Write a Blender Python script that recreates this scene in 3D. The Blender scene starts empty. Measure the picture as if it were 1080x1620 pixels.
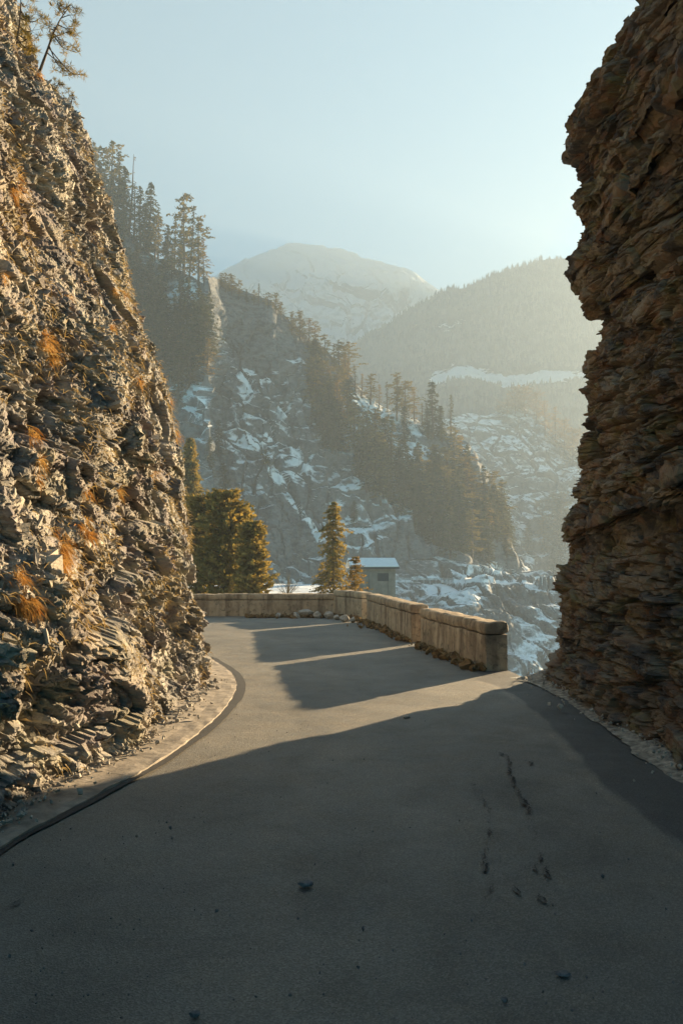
import bpy, math, random
import numpy as np
from mathutils import Vector, Matrix

SC = bpy.context.scene
COL = SC.collection
R = math.radians
rng = np.random.default_rng(7)

# ------------------------------------------------------------------ camera
EYE, PITCH, FPX = 1.65, math.atan(80 / 1250), 1250.0
cam = bpy.data.cameras.new("camera")
cam.sensor_fit = 'VERTICAL'
cam.sensor_height = 36.0
cam.lens = FPX / 1620 * 36
cam.clip_start, cam.clip_end = 0.1, 6000
camo = bpy.data.objects.new("camera", cam)
camo.location = (0, 0, EYE)
camo.rotation_euler = (R(90) + PITCH, 0, 0)
COL.objects.link(camo)
SC.camera = camo

# ------------------------------------------------------------------ sky, sun, exposure
SUN_EL, SUN_AZ = R(10), R(40.5)          # azimuth to the right of the view direction
w = bpy.data.worlds.new("World")
SC.world = w
w.use_nodes = True
nt = w.node_tree
sky = nt.nodes.new("ShaderNodeTexSky")
sky.sky_type = 'NISHITA'
sky.sun_disc = False
sky.sun_elevation = SUN_EL
sky.sun_rotation = SUN_AZ
sky.altitude = 900
sky.air_density = 1.0
sky.dust_density = 0.15
sky.ozone_density = 3.0
bg = nt.nodes["Background"]
bg.inputs["Strength"].default_value = 0.05
tint = nt.nodes.new("ShaderNodeMix")
tint.data_type = 'RGBA'
tint.blend_type = 'MULTIPLY'
tint.inputs[0].default_value = 1.0
tint.inputs[7].default_value = (0.40, 0.92, 0.86, 1)
nt.links.new(sky.outputs[0], tint.inputs[6])
nt.links.new(tint.outputs[2], bg.inputs[0])
S = Vector((math.sin(SUN_AZ) * math.cos(SUN_EL), math.cos(SUN_AZ) * math.cos(SUN_EL), math.sin(SUN_EL)))
sl = bpy.data.lights.new("sun", 'SUN')
sl.energy = 5.0
sl.angle = R(0.5)
sl.color = (1.0, 0.74, 0.43)
so = bpy.data.objects.new("sun", sl)
so.rotation_euler = S.to_track_quat('Z', 'Y').to_euler()
so.location = (30, 40, 40)
COL.objects.link(so)
SC.view_settings.view_transform = 'Standard'
SC.view_settings.look = 'None'
SC.view_settings.gamma = 1.0
SC.view_settings.exposure = 3.0
SC.cycles.max_bounces = 6
SC.cycles.diffuse_bounces = 3
SC.cycles.volume_bounces = 2
HAZE_DENSITY, HAZE_COL, HAZE_G = 0.00115, (0.35, 0.425, 0.50), 0.05

# ------------------------------------------------------------------ helpers
CP, SP = math.cos(PITCH), math.sin(PITCH)


def ray(px, py):
    u = (np.asarray(px, float) - 540) / FPX
    v = (810 - np.asarray(py, float)) / FPX
    return np.stack([u, CP - v * SP, SP + v * CP], -1)


def at(px, py, Y):
    """world point seen at photo pixel (px,py) at distance Y ahead"""
    d = ray(px, py)
    t = np.asarray(Y, float) / d[..., 1]
    p = d * t[..., None]
    p[..., 2] += EYE
    return p


def on_ground(px, py, z=0.0):
    d = ray(px, py)
    t = (z - EYE) / d[..., 2]
    p = d * t[..., None]
    p[..., 2] += EYE
    return p


def project(P):
    P = np.asarray(P, float)
    x, y, z = P[..., 0], P[..., 1], P[..., 2] - EYE
    dep = y * CP + z * SP
    up = -y * SP + z * CP
    return 540 + FPX * x / dep, 810 - FPX * up / dep, dep


def h32(*a):
    h = np.uint32(2166136261)
    with np.errstate(over='ignore'):
        for x in a:
            x = np.asarray(x).astype(np.int64).astype(np.uint32)
            h = (h ^ x) * np.uint32(16777619)
            h = h ^ (h >> np.uint32(13))
            h = h * np.uint32(0x5bd1e995)
            h = h ^ (h >> np.uint32(15))
    return h.astype(np.float64) / 4294967296.0


def perlin(P, seed=0):
    P = np.asarray(P, float)
    I = np.floor(P).astype(np.int64)
    F = P - I
    U = F * F * F * (F * (F * 6 - 15) + 10)
    out = 0
    for dx in (0, 1):
        for dy in (0, 1):
            for dz in (0, 1):
                a = h32(I[:, 0] + dx, I[:, 1] + dy, I[:, 2] + dz, seed)
                b = h32(I[:, 0] + dx, I[:, 1] + dy, I[:, 2] + dz, seed + 77)
                ph = a * 2 * np.pi
                ct = b * 2 - 1
                st = np.sqrt(1 - ct * ct)
                g = (F[:, 0] - dx) * st * np.cos(ph) + (F[:, 1] - dy) * st * np.sin(ph) + (F[:, 2] - dz) * ct
                wgt = (U[:, 0] if dx else 1 - U[:, 0]) * (U[:, 1] if dy else 1 - U[:, 1]) * (U[:, 2] if dz else 1 - U[:, 2])
                out = out + g * wgt
    return out * 1.6


def fbm(P, seed=0, octaves=4, gain=0.5):
    P = np.asarray(P, float)
    a, s = 1.0, 0
    for o in range(octaves):
        s = s + a * perlin(P * (2.0 ** o) + 13.7 * o, seed + o)
        a *= gain
    return s


def voronoi(u, v, seed):
    iu, iv = np.floor(u).astype(np.int64), np.floor(v).astype(np.int64)
    f1 = np.full(u.shape, 9.0)
    f2 = np.full(u.shape, 9.0)
    cid = np.zeros(u.shape)
    du, dv = np.zeros(u.shape), np.zeros(u.shape)
    for a in (-1, 0, 1):
        for b in (-1, 0, 1):
            cu, cv = iu + a, iv + b
            ox = u - (cu + 0.1 + 0.8 * h32(cu, cv, seed))
            oy = v - (cv + 0.1 + 0.8 * h32(cu, cv, seed + 5))
            d = np.sqrt(ox * ox + oy * oy)
            near = d < f1
            f2 = np.where(near, f1, np.minimum(f2, d))
            cid = np.where(near, h32(cu, cv, seed + 9), cid)
            du = np.where(near, ox, du)
            dv = np.where(near, oy, dv)
            f1 = np.where(near, d, f1)
    return f1, f2 - f1, cid, du, dv


def hh(cid, k):
    return (cid * (977.13 + 31.7 * k)) % 1.0


def sstep(a, b, x):
    t = np.clip((x - a) / (b - a), 0, 1)
    return t * t * (3 - 2 * t)


def mesh(name, V, F, mat=None, parent=None, attrs=None, smooth=False, link=True):
    """F: list of (n,k) index arrays.  Links ONE mesh object."""
    me = bpy.data.meshes.new(name)
    V = np.asarray(V, np.float32)
    Fs = [np.asarray(f, np.int32) for f in (F if isinstance(F, list) else [F])]
    me.vertices.add(len(V))
    me.vertices.foreach_set("co", V.ravel())
    nl = sum(f.size for f in Fs)
    npoly = sum(len(f) for f in Fs)
    me.loops.add(nl)
    me.loops.foreach_set("vertex_index", np.concatenate([f.ravel() for f in Fs]))
    me.polygons.add(npoly)
    tot = np.concatenate([np.full(len(f), f.shape[1], np.int32) for f in Fs])
    st = np.concatenate([[0], np.cumsum(tot)[:-1]]).astype(np.int32)
    me.polygons.foreach_set("loop_start", st)
    me.polygons.foreach_set("loop_total", tot)
    me.polygons.foreach_set("use_smooth", np.full(npoly, smooth))
    for k, a in (attrs or {}).items():
        at_ = me.attributes.new(k, 'FLOAT', 'POINT')
        at_.data.foreach_set("value", np.asarray(a, np.float32))
    me.update(calc_edges=True)
    me.validate()
    o = bpy.data.objects.new(name, me)
    if mat:
        me.materials.append(mat)
    if link:
        COL.objects.link(o)
    if parent:
        o.parent = parent
    return o


def tag(o, label, cat, group=None, kind=None):
    o["label"] = label
    o["category"] = cat
    if group:
        o["group"] = group
    if kind:
        o["kind"] = kind
    return o


def empty(name, loc=(0, 0, 0)):
    o = bpy.data.objects.new(name, None)
    o.location = loc
    o.empty_display_size = 0.3
    COL.objects.link(o)
    return o


def grid_faces(nr, nc):
    i = np.arange(nr * nc).reshape(nr, nc)
    return np.stack([i[:-1, :-1], i[:-1, 1:], i[1:, 1:], i[1:, :-1]], -1).reshape(-1, 4)


def grid_normals(G):
    a = np.gradient(G, axis=1)
    b = np.gradient(G, axis=0)
    n = np.cross(a, b)
    return n / np.maximum(np.linalg.norm(n, axis=-1, keepdims=True), 1e-9)


def tube(pts, rad, n=6):
    pts = np.asarray(pts, float)
    rad = np.broadcast_to(np.asarray(rad, float), (len(pts),))
    t = np.gradient(pts, axis=0)
    t /= np.linalg.norm(t, axis=1, keepdims=True) + 1e-9
    ref = np.where(np.abs(t[:, 2:3]) > 0.9, np.array([[1., 0, 0]]), np.array([[0, 0, 1.]]))
    a = np.cross(t, ref)
    a /= np.linalg.norm(a, axis=1, keepdims=True) + 1e-9
    b = np.cross(t, a)
    th = np.arange(n) * 2 * np.pi / n
    V = pts[:, None] + rad[:, None, None] * (a[:, None] * np.cos(th)[None, :, None] + b[:, None] * np.sin(th)[None, :, None])
    i = np.arange(len(pts) * n).reshape(len(pts), n)
    F = np.stack([i[:-1], np.roll(i[:-1], -1, 1), np.roll(i[1:], -1, 1), i[1:]], -1).reshape(-1, 4)
    return V.reshape(-1, 3), F


class Acc:
    def __init__(s):
        s.V, s.F, s.n = [], [], 0

    def add(s, V, F):
        s.V.append(np.asarray(V, float))
        s.F.append(np.asarray(F) + s.n)
        s.n += len(V)

    def out(s):
        by = {}
        for f in s.F:
            by.setdefault(f.shape[1], []).append(f)
        return np.concatenate(s.V), [np.concatenate(f) for f in by.values()]

    def build(s, name, mat, parent=None, smooth=False):
        V, F = s.out()
        return mesh(name, V, F, mat, parent, smooth=smooth)


def unit(a):
    return a / (np.linalg.norm(a, axis=-1, keepdims=True) + 1e-9)


def diamonds(C, A, B):
    """leaf-like quads: centre, half-length vector, half-width vector"""
    n = len(C)
    V = np.stack([C + A, C + B, C - A, C - B], 1).reshape(-1, 3)
    return V, np.arange(n * 4).reshape(n, 4)


def interp_curve(pts, n):
    """resample a polyline smoothly (Catmull-Rom) to n points, even by arc length"""
    P = np.asarray(pts, float)
    P = np.vstack([2 * P[0] - P[1], P, 2 * P[-1] - P[-2]])
    out = []
    for i in range(1, len(P) - 2):
        t = np.linspace(0, 1, 40, endpoint=False)[:, None]
        p0, p1, p2, p3 = P[i - 1], P[i], P[i + 1], P[i + 2]
        out.append(0.5 * ((2 * p1) + (-p0 + p2) * t + (2 * p0 - 5 * p1 + 4 * p2 - p3) * t ** 2 + (-p0 + 3 * p1 - 3 * p2 + p3) * t ** 3))
    out.append(P[-2][None])
    Q = np.vstack(out)
    s = np.concatenate([[0], np.cumsum(np.linalg.norm(np.diff(Q, axis=0), axis=1))])
    return Q, s, (lambda q: np.stack([np.interp(q, s, Q[:, k]) for k in range(Q.shape[1])], -1))


# ------------------------------------------------------------------ materials
def new_mat(name):
    m = bpy.data.materials.new(name)
    m.use_nodes = True
    t = m.node_tree
    b = t.nodes["Principled BSDF"]
    return m, t, b


class NT:
    """tiny node writer"""
    def __init__(s, t):
        s.t = t
        g = t.nodes.new("ShaderNodeNewGeometry")
        s.geo = g
        s.pos = g.outputs["Position"]

    def link(s, a, b):
        s.t.links.new(a, b)

    def val(s, inp, v):
        if hasattr(v, "is_linked") or hasattr(v, "links"):
            s.link(v, inp)
        else:
            inp.default_value = v

    def map(s, scale=(1, 1, 1), rot=(0, 0, 0), src=None):
        n = s.t.nodes.new("ShaderNodeMapping")
        n.inputs["Scale"].default_value = scale
        n.inputs["Rotation"].default_value = rot
        s.link(src or s.pos, n.inputs["Vector"])
        return n.outputs[0]

    def noise(s, scale, detail=4, rough=0.55, src=None, dist=0.0):
        n = s.t.nodes.new("ShaderNodeTexNoise")
        n.inputs["Scale"].default_value = scale
        n.inputs["Detail"].default_value = detail
        n.inputs["Roughness"].default_value = rough
        n.inputs["Distortion"].default_value = dist
        s.link(src or s.pos, n.inputs["Vector"])
        return n.outputs[0]

    def voro(s, scale, src=None, feature='F1', out="Distance"):
        n = s.t.nodes.new("ShaderNodeTexVoronoi")
        n.feature = feature
        n.inputs["Scale"].default_value = scale
        s.link(src or s.pos, n.inputs["Vector"])
        return n.outputs[out]

    def attr(s, name):
        n = s.t.nodes.new("ShaderNodeAttribute")
        n.attribute_name = name
        return n.outputs["Fac"]

    def ramp(s, fac, stops, interp='LINEAR'):
        n = s.t.nodes.new("ShaderNodeValToRGB")
        n.color_ramp.interpolation = interp
        e = n.color_ramp.elements
        while len(e) < len(stops):
            e.new(0.5)
        for el, (p, c) in zip(e, stops):
            el.position = p
            el.color = (c, c, c, 1) if not hasattr(c, "__len__") else (*c, 1)
        s.link(fac, n.inputs[0])
        return n.outputs[0]

    def mix(s, fac, a, b, mode='MIX'):
        n = s.t.nodes.new("ShaderNodeMix")
        n.data_type = 'RGBA'
        n.blend_type = mode
        s.val(n.inputs[0], fac)
        for inp, v in ((n.inputs[6], a), (n.inputs[7], b)):
            if isinstance(v, tuple):
                inp.default_value = (*v, 1)
            else:
                s.val(inp, v)
        return n.outputs[2]

    def math(s, op, a, b=0.0, c=0.0):
        n = s.t.nodes.new("ShaderNodeMath")
        n.operation = op
        s.val(n.inputs[0], a)
        s.val(n.inputs[1], b)
        s.val(n.inputs[2], c)
        return n.outputs[0]

    def nz(s):
        n = s.t.nodes.new("ShaderNodeSeparateXYZ")
        s.link(s.geo.outputs["Normal"], n.inputs[0])
        return n.outputs[2]

    def bump(s, height, dist, strength=1.0, normal=None):
        n = s.t.nodes.new("ShaderNodeBump")
        n.inputs["Distance"].default_value = dist
        n.inputs["Strength"].default_value = strength
        s.link(height, n.inputs["Height"])
        if normal:
            s.link(normal, n.inputs["Normal"])
        return n.outputs[0]


def rock_material(name, cols, dark, rust, rust_amt, strata, bumpd=0.02, patches=None):
    m, t, b = new_mat(name)
    n = NT(t)
    tone = n.attr("tone")
    nz1 = n.noise(9.0, 6, 0.65)
    f = n.math('ADD', n.math('MULTIPLY', tone, 0.75), n.math('MULTIPLY', nz1, 0.35))
    c = n.ramp(f, [(i / (len(cols) - 1) * 0.7 + 0.15, k) for i, k in enumerate(cols)])
    st = n.noise(1.0, 5, 0.6, n.map(strata[0], strata[1]))
    c = n.mix(n.ramp(st, [(0.45, 0.0), (0.66, 0.7)]), c, dark)
    big = n.noise(0.9, 4, 0.6)
    c = n.mix(n.ramp(big, [(0.50, 0.0), (0.66, rust_amt)]), c, rust)
    if patches:
        for (col_, sc_, off_, amt) in patches:
            pn = n.noise(sc_, 5, 0.65, n.map((1, 1, 1.8), (0.3, 0.2, off_)))
            c = n.mix(n.ramp(pn, [(0.52, 0.0), (0.60, amt)]), c, col_)
    grain = n.noise(70.0, 3, 0.7)
    c = n.mix(0.55, c, n.ramp(grain, [(0.25, 0.5), (0.75, 1.1)]), 'MULTIPLY')
    n.link(c, b.inputs["Base Color"])
    b.inputs["Roughness"].default_value = 0.9
    b.inputs["Specular IOR Level"].default_value = 0.25
    h1 = n.noise(28.0, 6, 0.7, n.map((1, 1, 2.2), strata[1]))
    n.link(n.bump(h1, bumpd, 0.9), b.inputs["Normal"])
    return m


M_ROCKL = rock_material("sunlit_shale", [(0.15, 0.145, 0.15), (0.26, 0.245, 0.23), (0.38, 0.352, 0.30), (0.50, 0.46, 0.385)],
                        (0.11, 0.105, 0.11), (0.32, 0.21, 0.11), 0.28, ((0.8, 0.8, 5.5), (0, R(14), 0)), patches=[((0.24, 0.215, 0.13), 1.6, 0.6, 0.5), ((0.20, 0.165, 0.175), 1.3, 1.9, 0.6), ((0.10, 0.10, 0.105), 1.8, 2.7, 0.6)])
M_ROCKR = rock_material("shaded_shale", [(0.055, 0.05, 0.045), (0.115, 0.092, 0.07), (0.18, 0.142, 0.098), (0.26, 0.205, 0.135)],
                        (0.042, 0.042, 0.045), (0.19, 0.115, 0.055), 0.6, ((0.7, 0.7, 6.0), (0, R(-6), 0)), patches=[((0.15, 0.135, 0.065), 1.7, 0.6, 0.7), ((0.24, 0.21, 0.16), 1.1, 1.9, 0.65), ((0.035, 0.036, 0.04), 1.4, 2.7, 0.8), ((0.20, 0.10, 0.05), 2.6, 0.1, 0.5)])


def simple(name, col, rough=0.8, var=0.25, scale=20.0, bump=0.0, spec=0.3, col2=None):
    m, t, b = new_mat(name)
    n = NT(t)
    nn = n.noise(scale, 5, 0.6)
    c2 = col2 or tuple(x * (1 - var * 1.6) for x in col)
    n.link(n.ramp(nn, [(0.3, c2), (0.7, col)]), b.inputs["Base Color"])
    b.inputs["Roughness"].default_value = rough
    b.inputs["Specular IOR Level"].default_value = spec
    if bump:
        n.link(n.bump(nn, bump, 0.8), b.inputs["Normal"])
    return m


def asphalt():
    m, t, b = new_mat("asphalt")
    n = NT(t)
    big = n.noise(0.55, 5, 0.6)
    mid = n.noise(3.0, 5, 0.65)
    c = n.ramp(big, [(0.3, (0.098, 0.096, 0.087)), (0.7, (0.165, 0.155, 0.132))])
    c = n.mix(n.ramp(mid, [(0.45, 0.0), (0.75, 0.5)]), c, (0.185, 0.160, 0.122))
    dust = n.attr("dust")
    c = n.mix(n.math('MULTIPLY', dust, n.ramp(n.noise(5.0, 6, 0.7), [(0.3, 0.2), (0.65, 1.0)])), c, (0.22, 0.19, 0.15))
    c = n.mix(0.55, c, n.ramp(n.noise(1.3, 6, 0.7, dist=0.6), [(0.32, 0.55), (0.5, 1.0), (0.68, 1.25)]), 'MULTIPLY')
    c = n.mix(n.math('MULTIPLY', n.attr("newer"), 0.85), c, (0.048, 0.049, 0.05))
    sp = n.voro(130.0, out="Color")
    bw = t.nodes.new("ShaderNodeRGBToBW")
    n.link(sp, bw.inputs[0])
    c = n.mix(0.8, c, n.ramp(bw.outputs[0], [(0.15, 0.62), (0.6, 1.0), (0.9, 1.45)]), 'MULTIPLY')
    n.link(c, b.inputs["Base Color"])
    n.link(n.ramp(mid, [(0.3, 0.62), (0.7, 0.82)]), b.inputs["Roughness"])
    b.inputs["Specular IOR Level"].default_value = 0.45
    h = n.voro(130.0)
    nb = n.bump(h, 0.006, 0.6)
    n.link(n.bump(n.noise(7.0, 5, 0.6), 0.012, 0.5, nb), b.inputs["Normal"])
    return m


def terrain_material(name, rock, rock2, soil, snow_at, snow=(0.74, 0.78, 0.82), scale=1.0, soft=0.12):
    """rock with snow lying where the surface is flat enough, plus the painted 'snow' amount"""
    m, t, b = new_mat(name)
    n = NT(t)
    c = n.ramp(n.noise(0.25 * scale, 7, 0.65, n.map((1, 1, 2.0), (0, R(-20), 0))), [(0.30, tuple(x * 0.55 for x in rock)), (0.44, rock), (0.56, rock2), (0.70, soil)])
    c = n.mix(0.6, c, n.ramp(n.noise(1.3 * scale, 6, 0.7), [(0.3, 0.35), (0.7, 1.0)]), 'MULTIPLY')
    s = n.math('ADD', n.nz(), n.math('MULTIPLY', n.math('SUBTRACT', n.noise(0.5 * scale, 9, 0.78), 0.5), 1.5))
    s = n.math('ADD', s, n.attr("snow"))
    sm = n.ramp(n.math('MULTIPLY', s, 0.5), [((snow_at - soft) / 2, 0.0), ((snow_at + soft) / 2, 1.0)])
    c = n.mix(sm, c, snow)
    n.link(c, b.inputs["Base Color"])
    b.inputs["Roughness"].default_value = 0.9
    b.inputs["Specular IOR Level"].default_value = 0.15
    n.link(n.bump(n.noise(1.3 * scale, 8, 0.75), 0.9 / scale, 0.9), b.inputs["Normal"])
    return m


def foliage(name, c1, c2, trans=0.35, scale=3.0):
    m = bpy.data.materials.new(name)
    m.use_nodes = True
    t = m.node_tree
    t.nodes.remove(t.nodes["Principled BSDF"])
    n = NT(t)
    c = n.ramp(n.noise(scale, 4, 0.6), [(0.35, c1), (0.65, c2)])
    d = t.nodes.new("ShaderNodeBsdfDiffuse")
    tr = t.nodes.new("ShaderNodeBsdfTranslucent")
    mx = t.nodes.new("ShaderNodeMixShader")
    mx.inputs[0].default_value = trans
    n.link(c, d.inputs[0])
    n.link(n.mix(1.0, c, (1.0, 0.85, 0.5), 'MULTIPLY'), tr.inputs[0])
    n.link(d.outputs[0], mx.inputs[1])
    n.link(tr.outputs[0], mx.inputs[2])
    n.link(mx.outputs[0], t.nodes["Material Output"].inputs[0])
    return m


M_ASPH = asphalt()
M_CONC = simple("kerb_concrete", (0.30, 0.26, 0.215), 0.9, 0.35, 9.0, 0.012)
M_VERGE = simple("verge_gravel", (0.38, 0.345, 0.285), 0.95, 0.5, 14.0, 0.03)
M_SEAM = simple("dark_seam", (0.035, 0.033, 0.032), 0.7, 0.3, 30.0, 0.004)
M_CRACK = simple("crack_shadow", (0.034, 0.034, 0.035), 0.9, 0.3, 30.0)
M_FLAKE = simple("worn_asphalt", (0.16, 0.15, 0.135), 0.9, 0.3, 40.0)
M_STONE = simple("pale_stone", (0.42, 0.38, 0.32), 0.9, 0.4, 14.0, 0.01)
M_GREYST = simple("grey_stone", (0.16, 0.16, 0.165), 0.85, 0.4, 30.0, 0.004)
M_GRASS = foliage("dry_grass", (0.36, 0.19, 0.07), (0.40, 0.28, 0.13), 0.35, 6.0)
M_STRAW = foliage("straw", (0.30, 0.235, 0.14), (0.42, 0.35, 0.23), 0.3, 8.0)
M_LITTER = foliage("leaf_litter", (0.10, 0.065, 0.035), (0.24, 0.15, 0.07), 0.1, 9.0)
M_SPRUCE = foliage("spruce_needles", (0.032, 0.039, 0.019), (0.085, 0.083, 0.035), 0.25, 0.8)
M_HAZED = foliage("haze_paled_needles", (0.085, 0.095, 0.085), (0.16, 0.165, 0.155), 0.2, 0.05)  # far hill needles: distance haze painted in as a paler base colour
M_PINE = foliage("pine_needles", (0.09, 0.085, 0.032), (0.18, 0.145, 0.055), 0.35, 0.7)
M_LARCH = foliage("larch_needles", (0.14, 0.105, 0.03), (0.23, 0.15, 0.045), 0.4, 0.8)
M_GOLD = foliage("golden_needles", (0.115, 0.105, 0.04), (0.27, 0.21, 0.075), 0.4, 1.4)
M_TWIG = foliage("bare_twigs", (0.15, 0.125, 0.085), (0.24, 0.19, 0.12), 0.2, 1.0)
M_BARK = simple("bark", (0.10, 0.075, 0.055), 0.9, 0.4, 12.0, 0.02)


def wall_material():
    m, t, b = new_mat("weathered_concrete")
    n = NT(t)
    c = n.ramp(n.noise(2.2, 6, 0.65), [(0.3, (0.25, 0.19, 0.13)), (0.55, (0.40, 0.31, 0.21)), (0.75, (0.50, 0.41, 0.30))])
    streak = n.noise(1.0, 5, 0.6, n.map((5.0, 5.0, 0.6)))
    c = n.mix(n.ramp(streak, [(0.46, 0.0), (0.66, 0.8)]), c, (0.12, 0.08, 0.055))
    c = n.mix(n.ramp(n.noise(9.0, 5, 0.7), [(0.54, 0.0), (0.64, 0.7)]), c, (0.09, 0.08, 0.055))
    vd = t.nodes.new("ShaderNodeVectorMath")
    vd.operation = 'DISTANCE'
    n.link(n.pos, vd.inputs[0])
    e_ = on_ground(786, 1064)
    vd.inputs[1].default_value = (e_[0], e_[1], 0.62)
    dd = n.math('ADD', vd.outputs["Value"], n.math('MULTIPLY', n.math('SUBTRACT', n.noise(5.0, 5, 0.65), 0.5), 0.5))
    c = n.mix(n.ramp(dd, [(0.20, 0.7), (0.45, 0.0)]), c, (0.045, 0.036, 0.03))
    n.link(c, b.inputs["Base Color"])
    b.inputs["Roughness"].default_value = 0.92
    b.inputs["Specular IOR Level"].default_value = 0.2
    nb = n.bump(n.noise(40.0, 6, 0.75), 0.012, 1.0)
    n.link(n.bump(n.noise(6.0, 5, 0.6), 0.03, 0.6, nb), b.inputs["Normal"])
    return m


M_WALL = wall_material()


# ------------------------------------------------------------------ near cliffs
def rock_disp(u, v, P, levels, seed, dip, low=1.0):
    """angular blocks in beds: returns displacement and a per-block tone"""
    wu = u + 0.30 * perlin(P * 0.9, seed) + 0.10 * perlin(P * 3.1, seed + 3)
    bw = 0.28 if dip < 0 else 1.0
    wv = v + dip * u + bw * (0.22 * perlin(P * 0.7, seed + 1) + 0.06 * perlin(P * 2.7, seed + 2))
    d = low * (0.28 * perlin(P * np.array([0.45, 0.45, 0.6]), seed + 4) + 0.13 * perlin(P * 1.3, seed + 5))
    tone = 0.0
    wsum = 0.0
    rough_ = 0.30 + 1.25 * sstep(-0.35, 0.35, perlin(P * 1.0, seed + 80) + 0.5 * perlin(P * 2.3, seed + 81))
    for k, (su, sv, amp, tilt, crev) in enumerate(levels):
        f1, e, cid, du, dv = voronoi(wu / su + 31 * k, wv / sv + 17 * k, seed + 20 + k)
        mk = rough_ if k >= 2 else 1.0
        d = d + (hh(cid, 1) - 0.5) * 2 * amp * mk
        d = d + mk * (du * su * (hh(cid, 2) - 0.5) + dv * sv * (hh(cid, 3) - 0.38) * (1.0 if dip > 0 else 1.5)) * tilt
        d = d - crev * (1 - sstep(0.0, 0.14, e))
        wk = (0.25, 0.8, 0.7, 0.6, 0.5)[min(k, 4)]
        tone = tone + wk * hh(cid, 5)
        wsum += wk
    d = d + (0.016 if dip > 0 else 0.008) * rough_ * fbm(P * 9.0, seed + 50, 3, 0.6) - (0.03 if dip > 0 else 0.0) * rough_ * np.abs(perlin(P * 5.0 + 0.5 * perlin(P * 3, seed + 56)[:, None], seed + 55))
    return d, tone / wsum


def make_cliff(name, path, lean, s_dense, ds, dz, ztop, levels, seed, dip, mat, n_flakes, flake_fn, side, dense_z=(-0.3, 10.2)):
    Q, sl_, fn = interp_curve(path, 0)
    L = sl_[-1]
    s = [0.0]
    while s[-1] < L:
        s.append(s[-1] + (ds if s_dense[0] <= s[-1] <= s_dense[1] else 0.14))
    s = np.array(s)
    z = np.concatenate([np.arange(dense_z[0], dense_z[1], dz), np.arange(dense_z[1], ztop, 0.15)])
    base = fn(s)                                           # (n,2)
    nz_, ns = len(z), len(s)
    zz = np.repeat(z[:, None], ns, 1)
    # the lean profile drifts up and down along the face so that ledges do not run dead level
    pw = np.stack([s * 0.35, np.zeros(ns), np.full(ns, seed * 1.3)], -1)
    drift = 0.55 * perlin(pw, seed + 90) * np.clip(np.abs(s - s_dense[2]) / 2.0, 0, 1)
    off = lean(zz + drift[None, :] - dip * 0.0)
    G = np.zeros((nz_, ns, 3))
    G[..., 0] = base[None, :, 0] + off
    G[..., 1] = base[None, :, 1] + np.abs(off) * 0.12
    G[..., 2] = zz
    N = grid_normals(G)
    if side * np.mean(N[..., 0]) > 0:
        pass
    sgn = -side if np.mean(N[: , : ns // 2, 0]) > 0 else side
    N = N * (1 if (np.mean(N[:, : ns // 2, 0]) * -side) > 0 else -1)
    P = G.reshape(-1, 3)
    U = np.repeat(s[None, :], nz_, 0).ravel()
    d, tone = rock_disp(U, zz.ravel(), P, levels, seed, dip, np.clip(np.abs(U - s_dense[2]) / 2.5, 0.25, 1) * (1.0 if side < 0 else 0.6))
    Nf = N.reshape(-1, 3)
    Pn = P + Nf * d[:, None]
    Pn[:, 2] -= (0.35 if side < 0 else 0.06) * np.clip(d, -0.3, 0.4)               # ledges sag and overhang
    if side < 0:
        pass
    Gd = Pn.reshape(nz_, ns, 3)
    F = grid_faces(nz_, ns)
    V = Pn
    # a plateau behind the top edge closes the mass
    top = Gd[-1].copy()
    rows = [top]
    for kx, kz in ((1.5, 0.9), (5, 2.0), (14, 3.0), (30, -2.0)):
        rr = top.copy()
        rr[:, 0] += side * kx
        rr[:, 2] += kz + 0.3 * perlin(rr * 0.4, seed)
        rows.append(rr)
    T = np.stack(rows)
    Nn = grid_normals(Gd).reshape(-1, 3)
    Nn *= np.sign(np.sum(Nn * Nf, 1, keepdims=True))
    acc = Acc()
    acc.add(V, F if side > 0 else F)
    acc.add(T.reshape(-1, 3), grid_faces(*T.shape[:2]))
    tones = [tone, np.full(T.shape[0] * T.shape[1], 0.4)]
    # loose plates and splinters of shale standing out of the face
    if n_flakes:
        sd = (U > s_dense[0]) & (U < s_dense[1]) & (P[:, 2] < dense_z[1] + 0.3) & (P[:, 2] > -0.05)
        pat = np.clip(0.7 + 1.3 * perlin(P[sd] * 1.1, seed + 40) + 0.8 * perlin(P[sd] * 3.0, seed + 41), 0.03, 1.5)
        idx = rng.choice(np.flatnonzero(sd), n_flakes, p=pat / pat.sum())
        fV, fF, ft = flake_fn(V[idx], Nf[idx], tone[idx], P[idx])
        acc.add(fV, fF)
        tones.append(ft)
    VV, FF = acc.out()
    o = mesh(name, VV, FF, mat, attrs={"tone": np.concatenate(tones)})
    return o, V, Nf, tone


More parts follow.
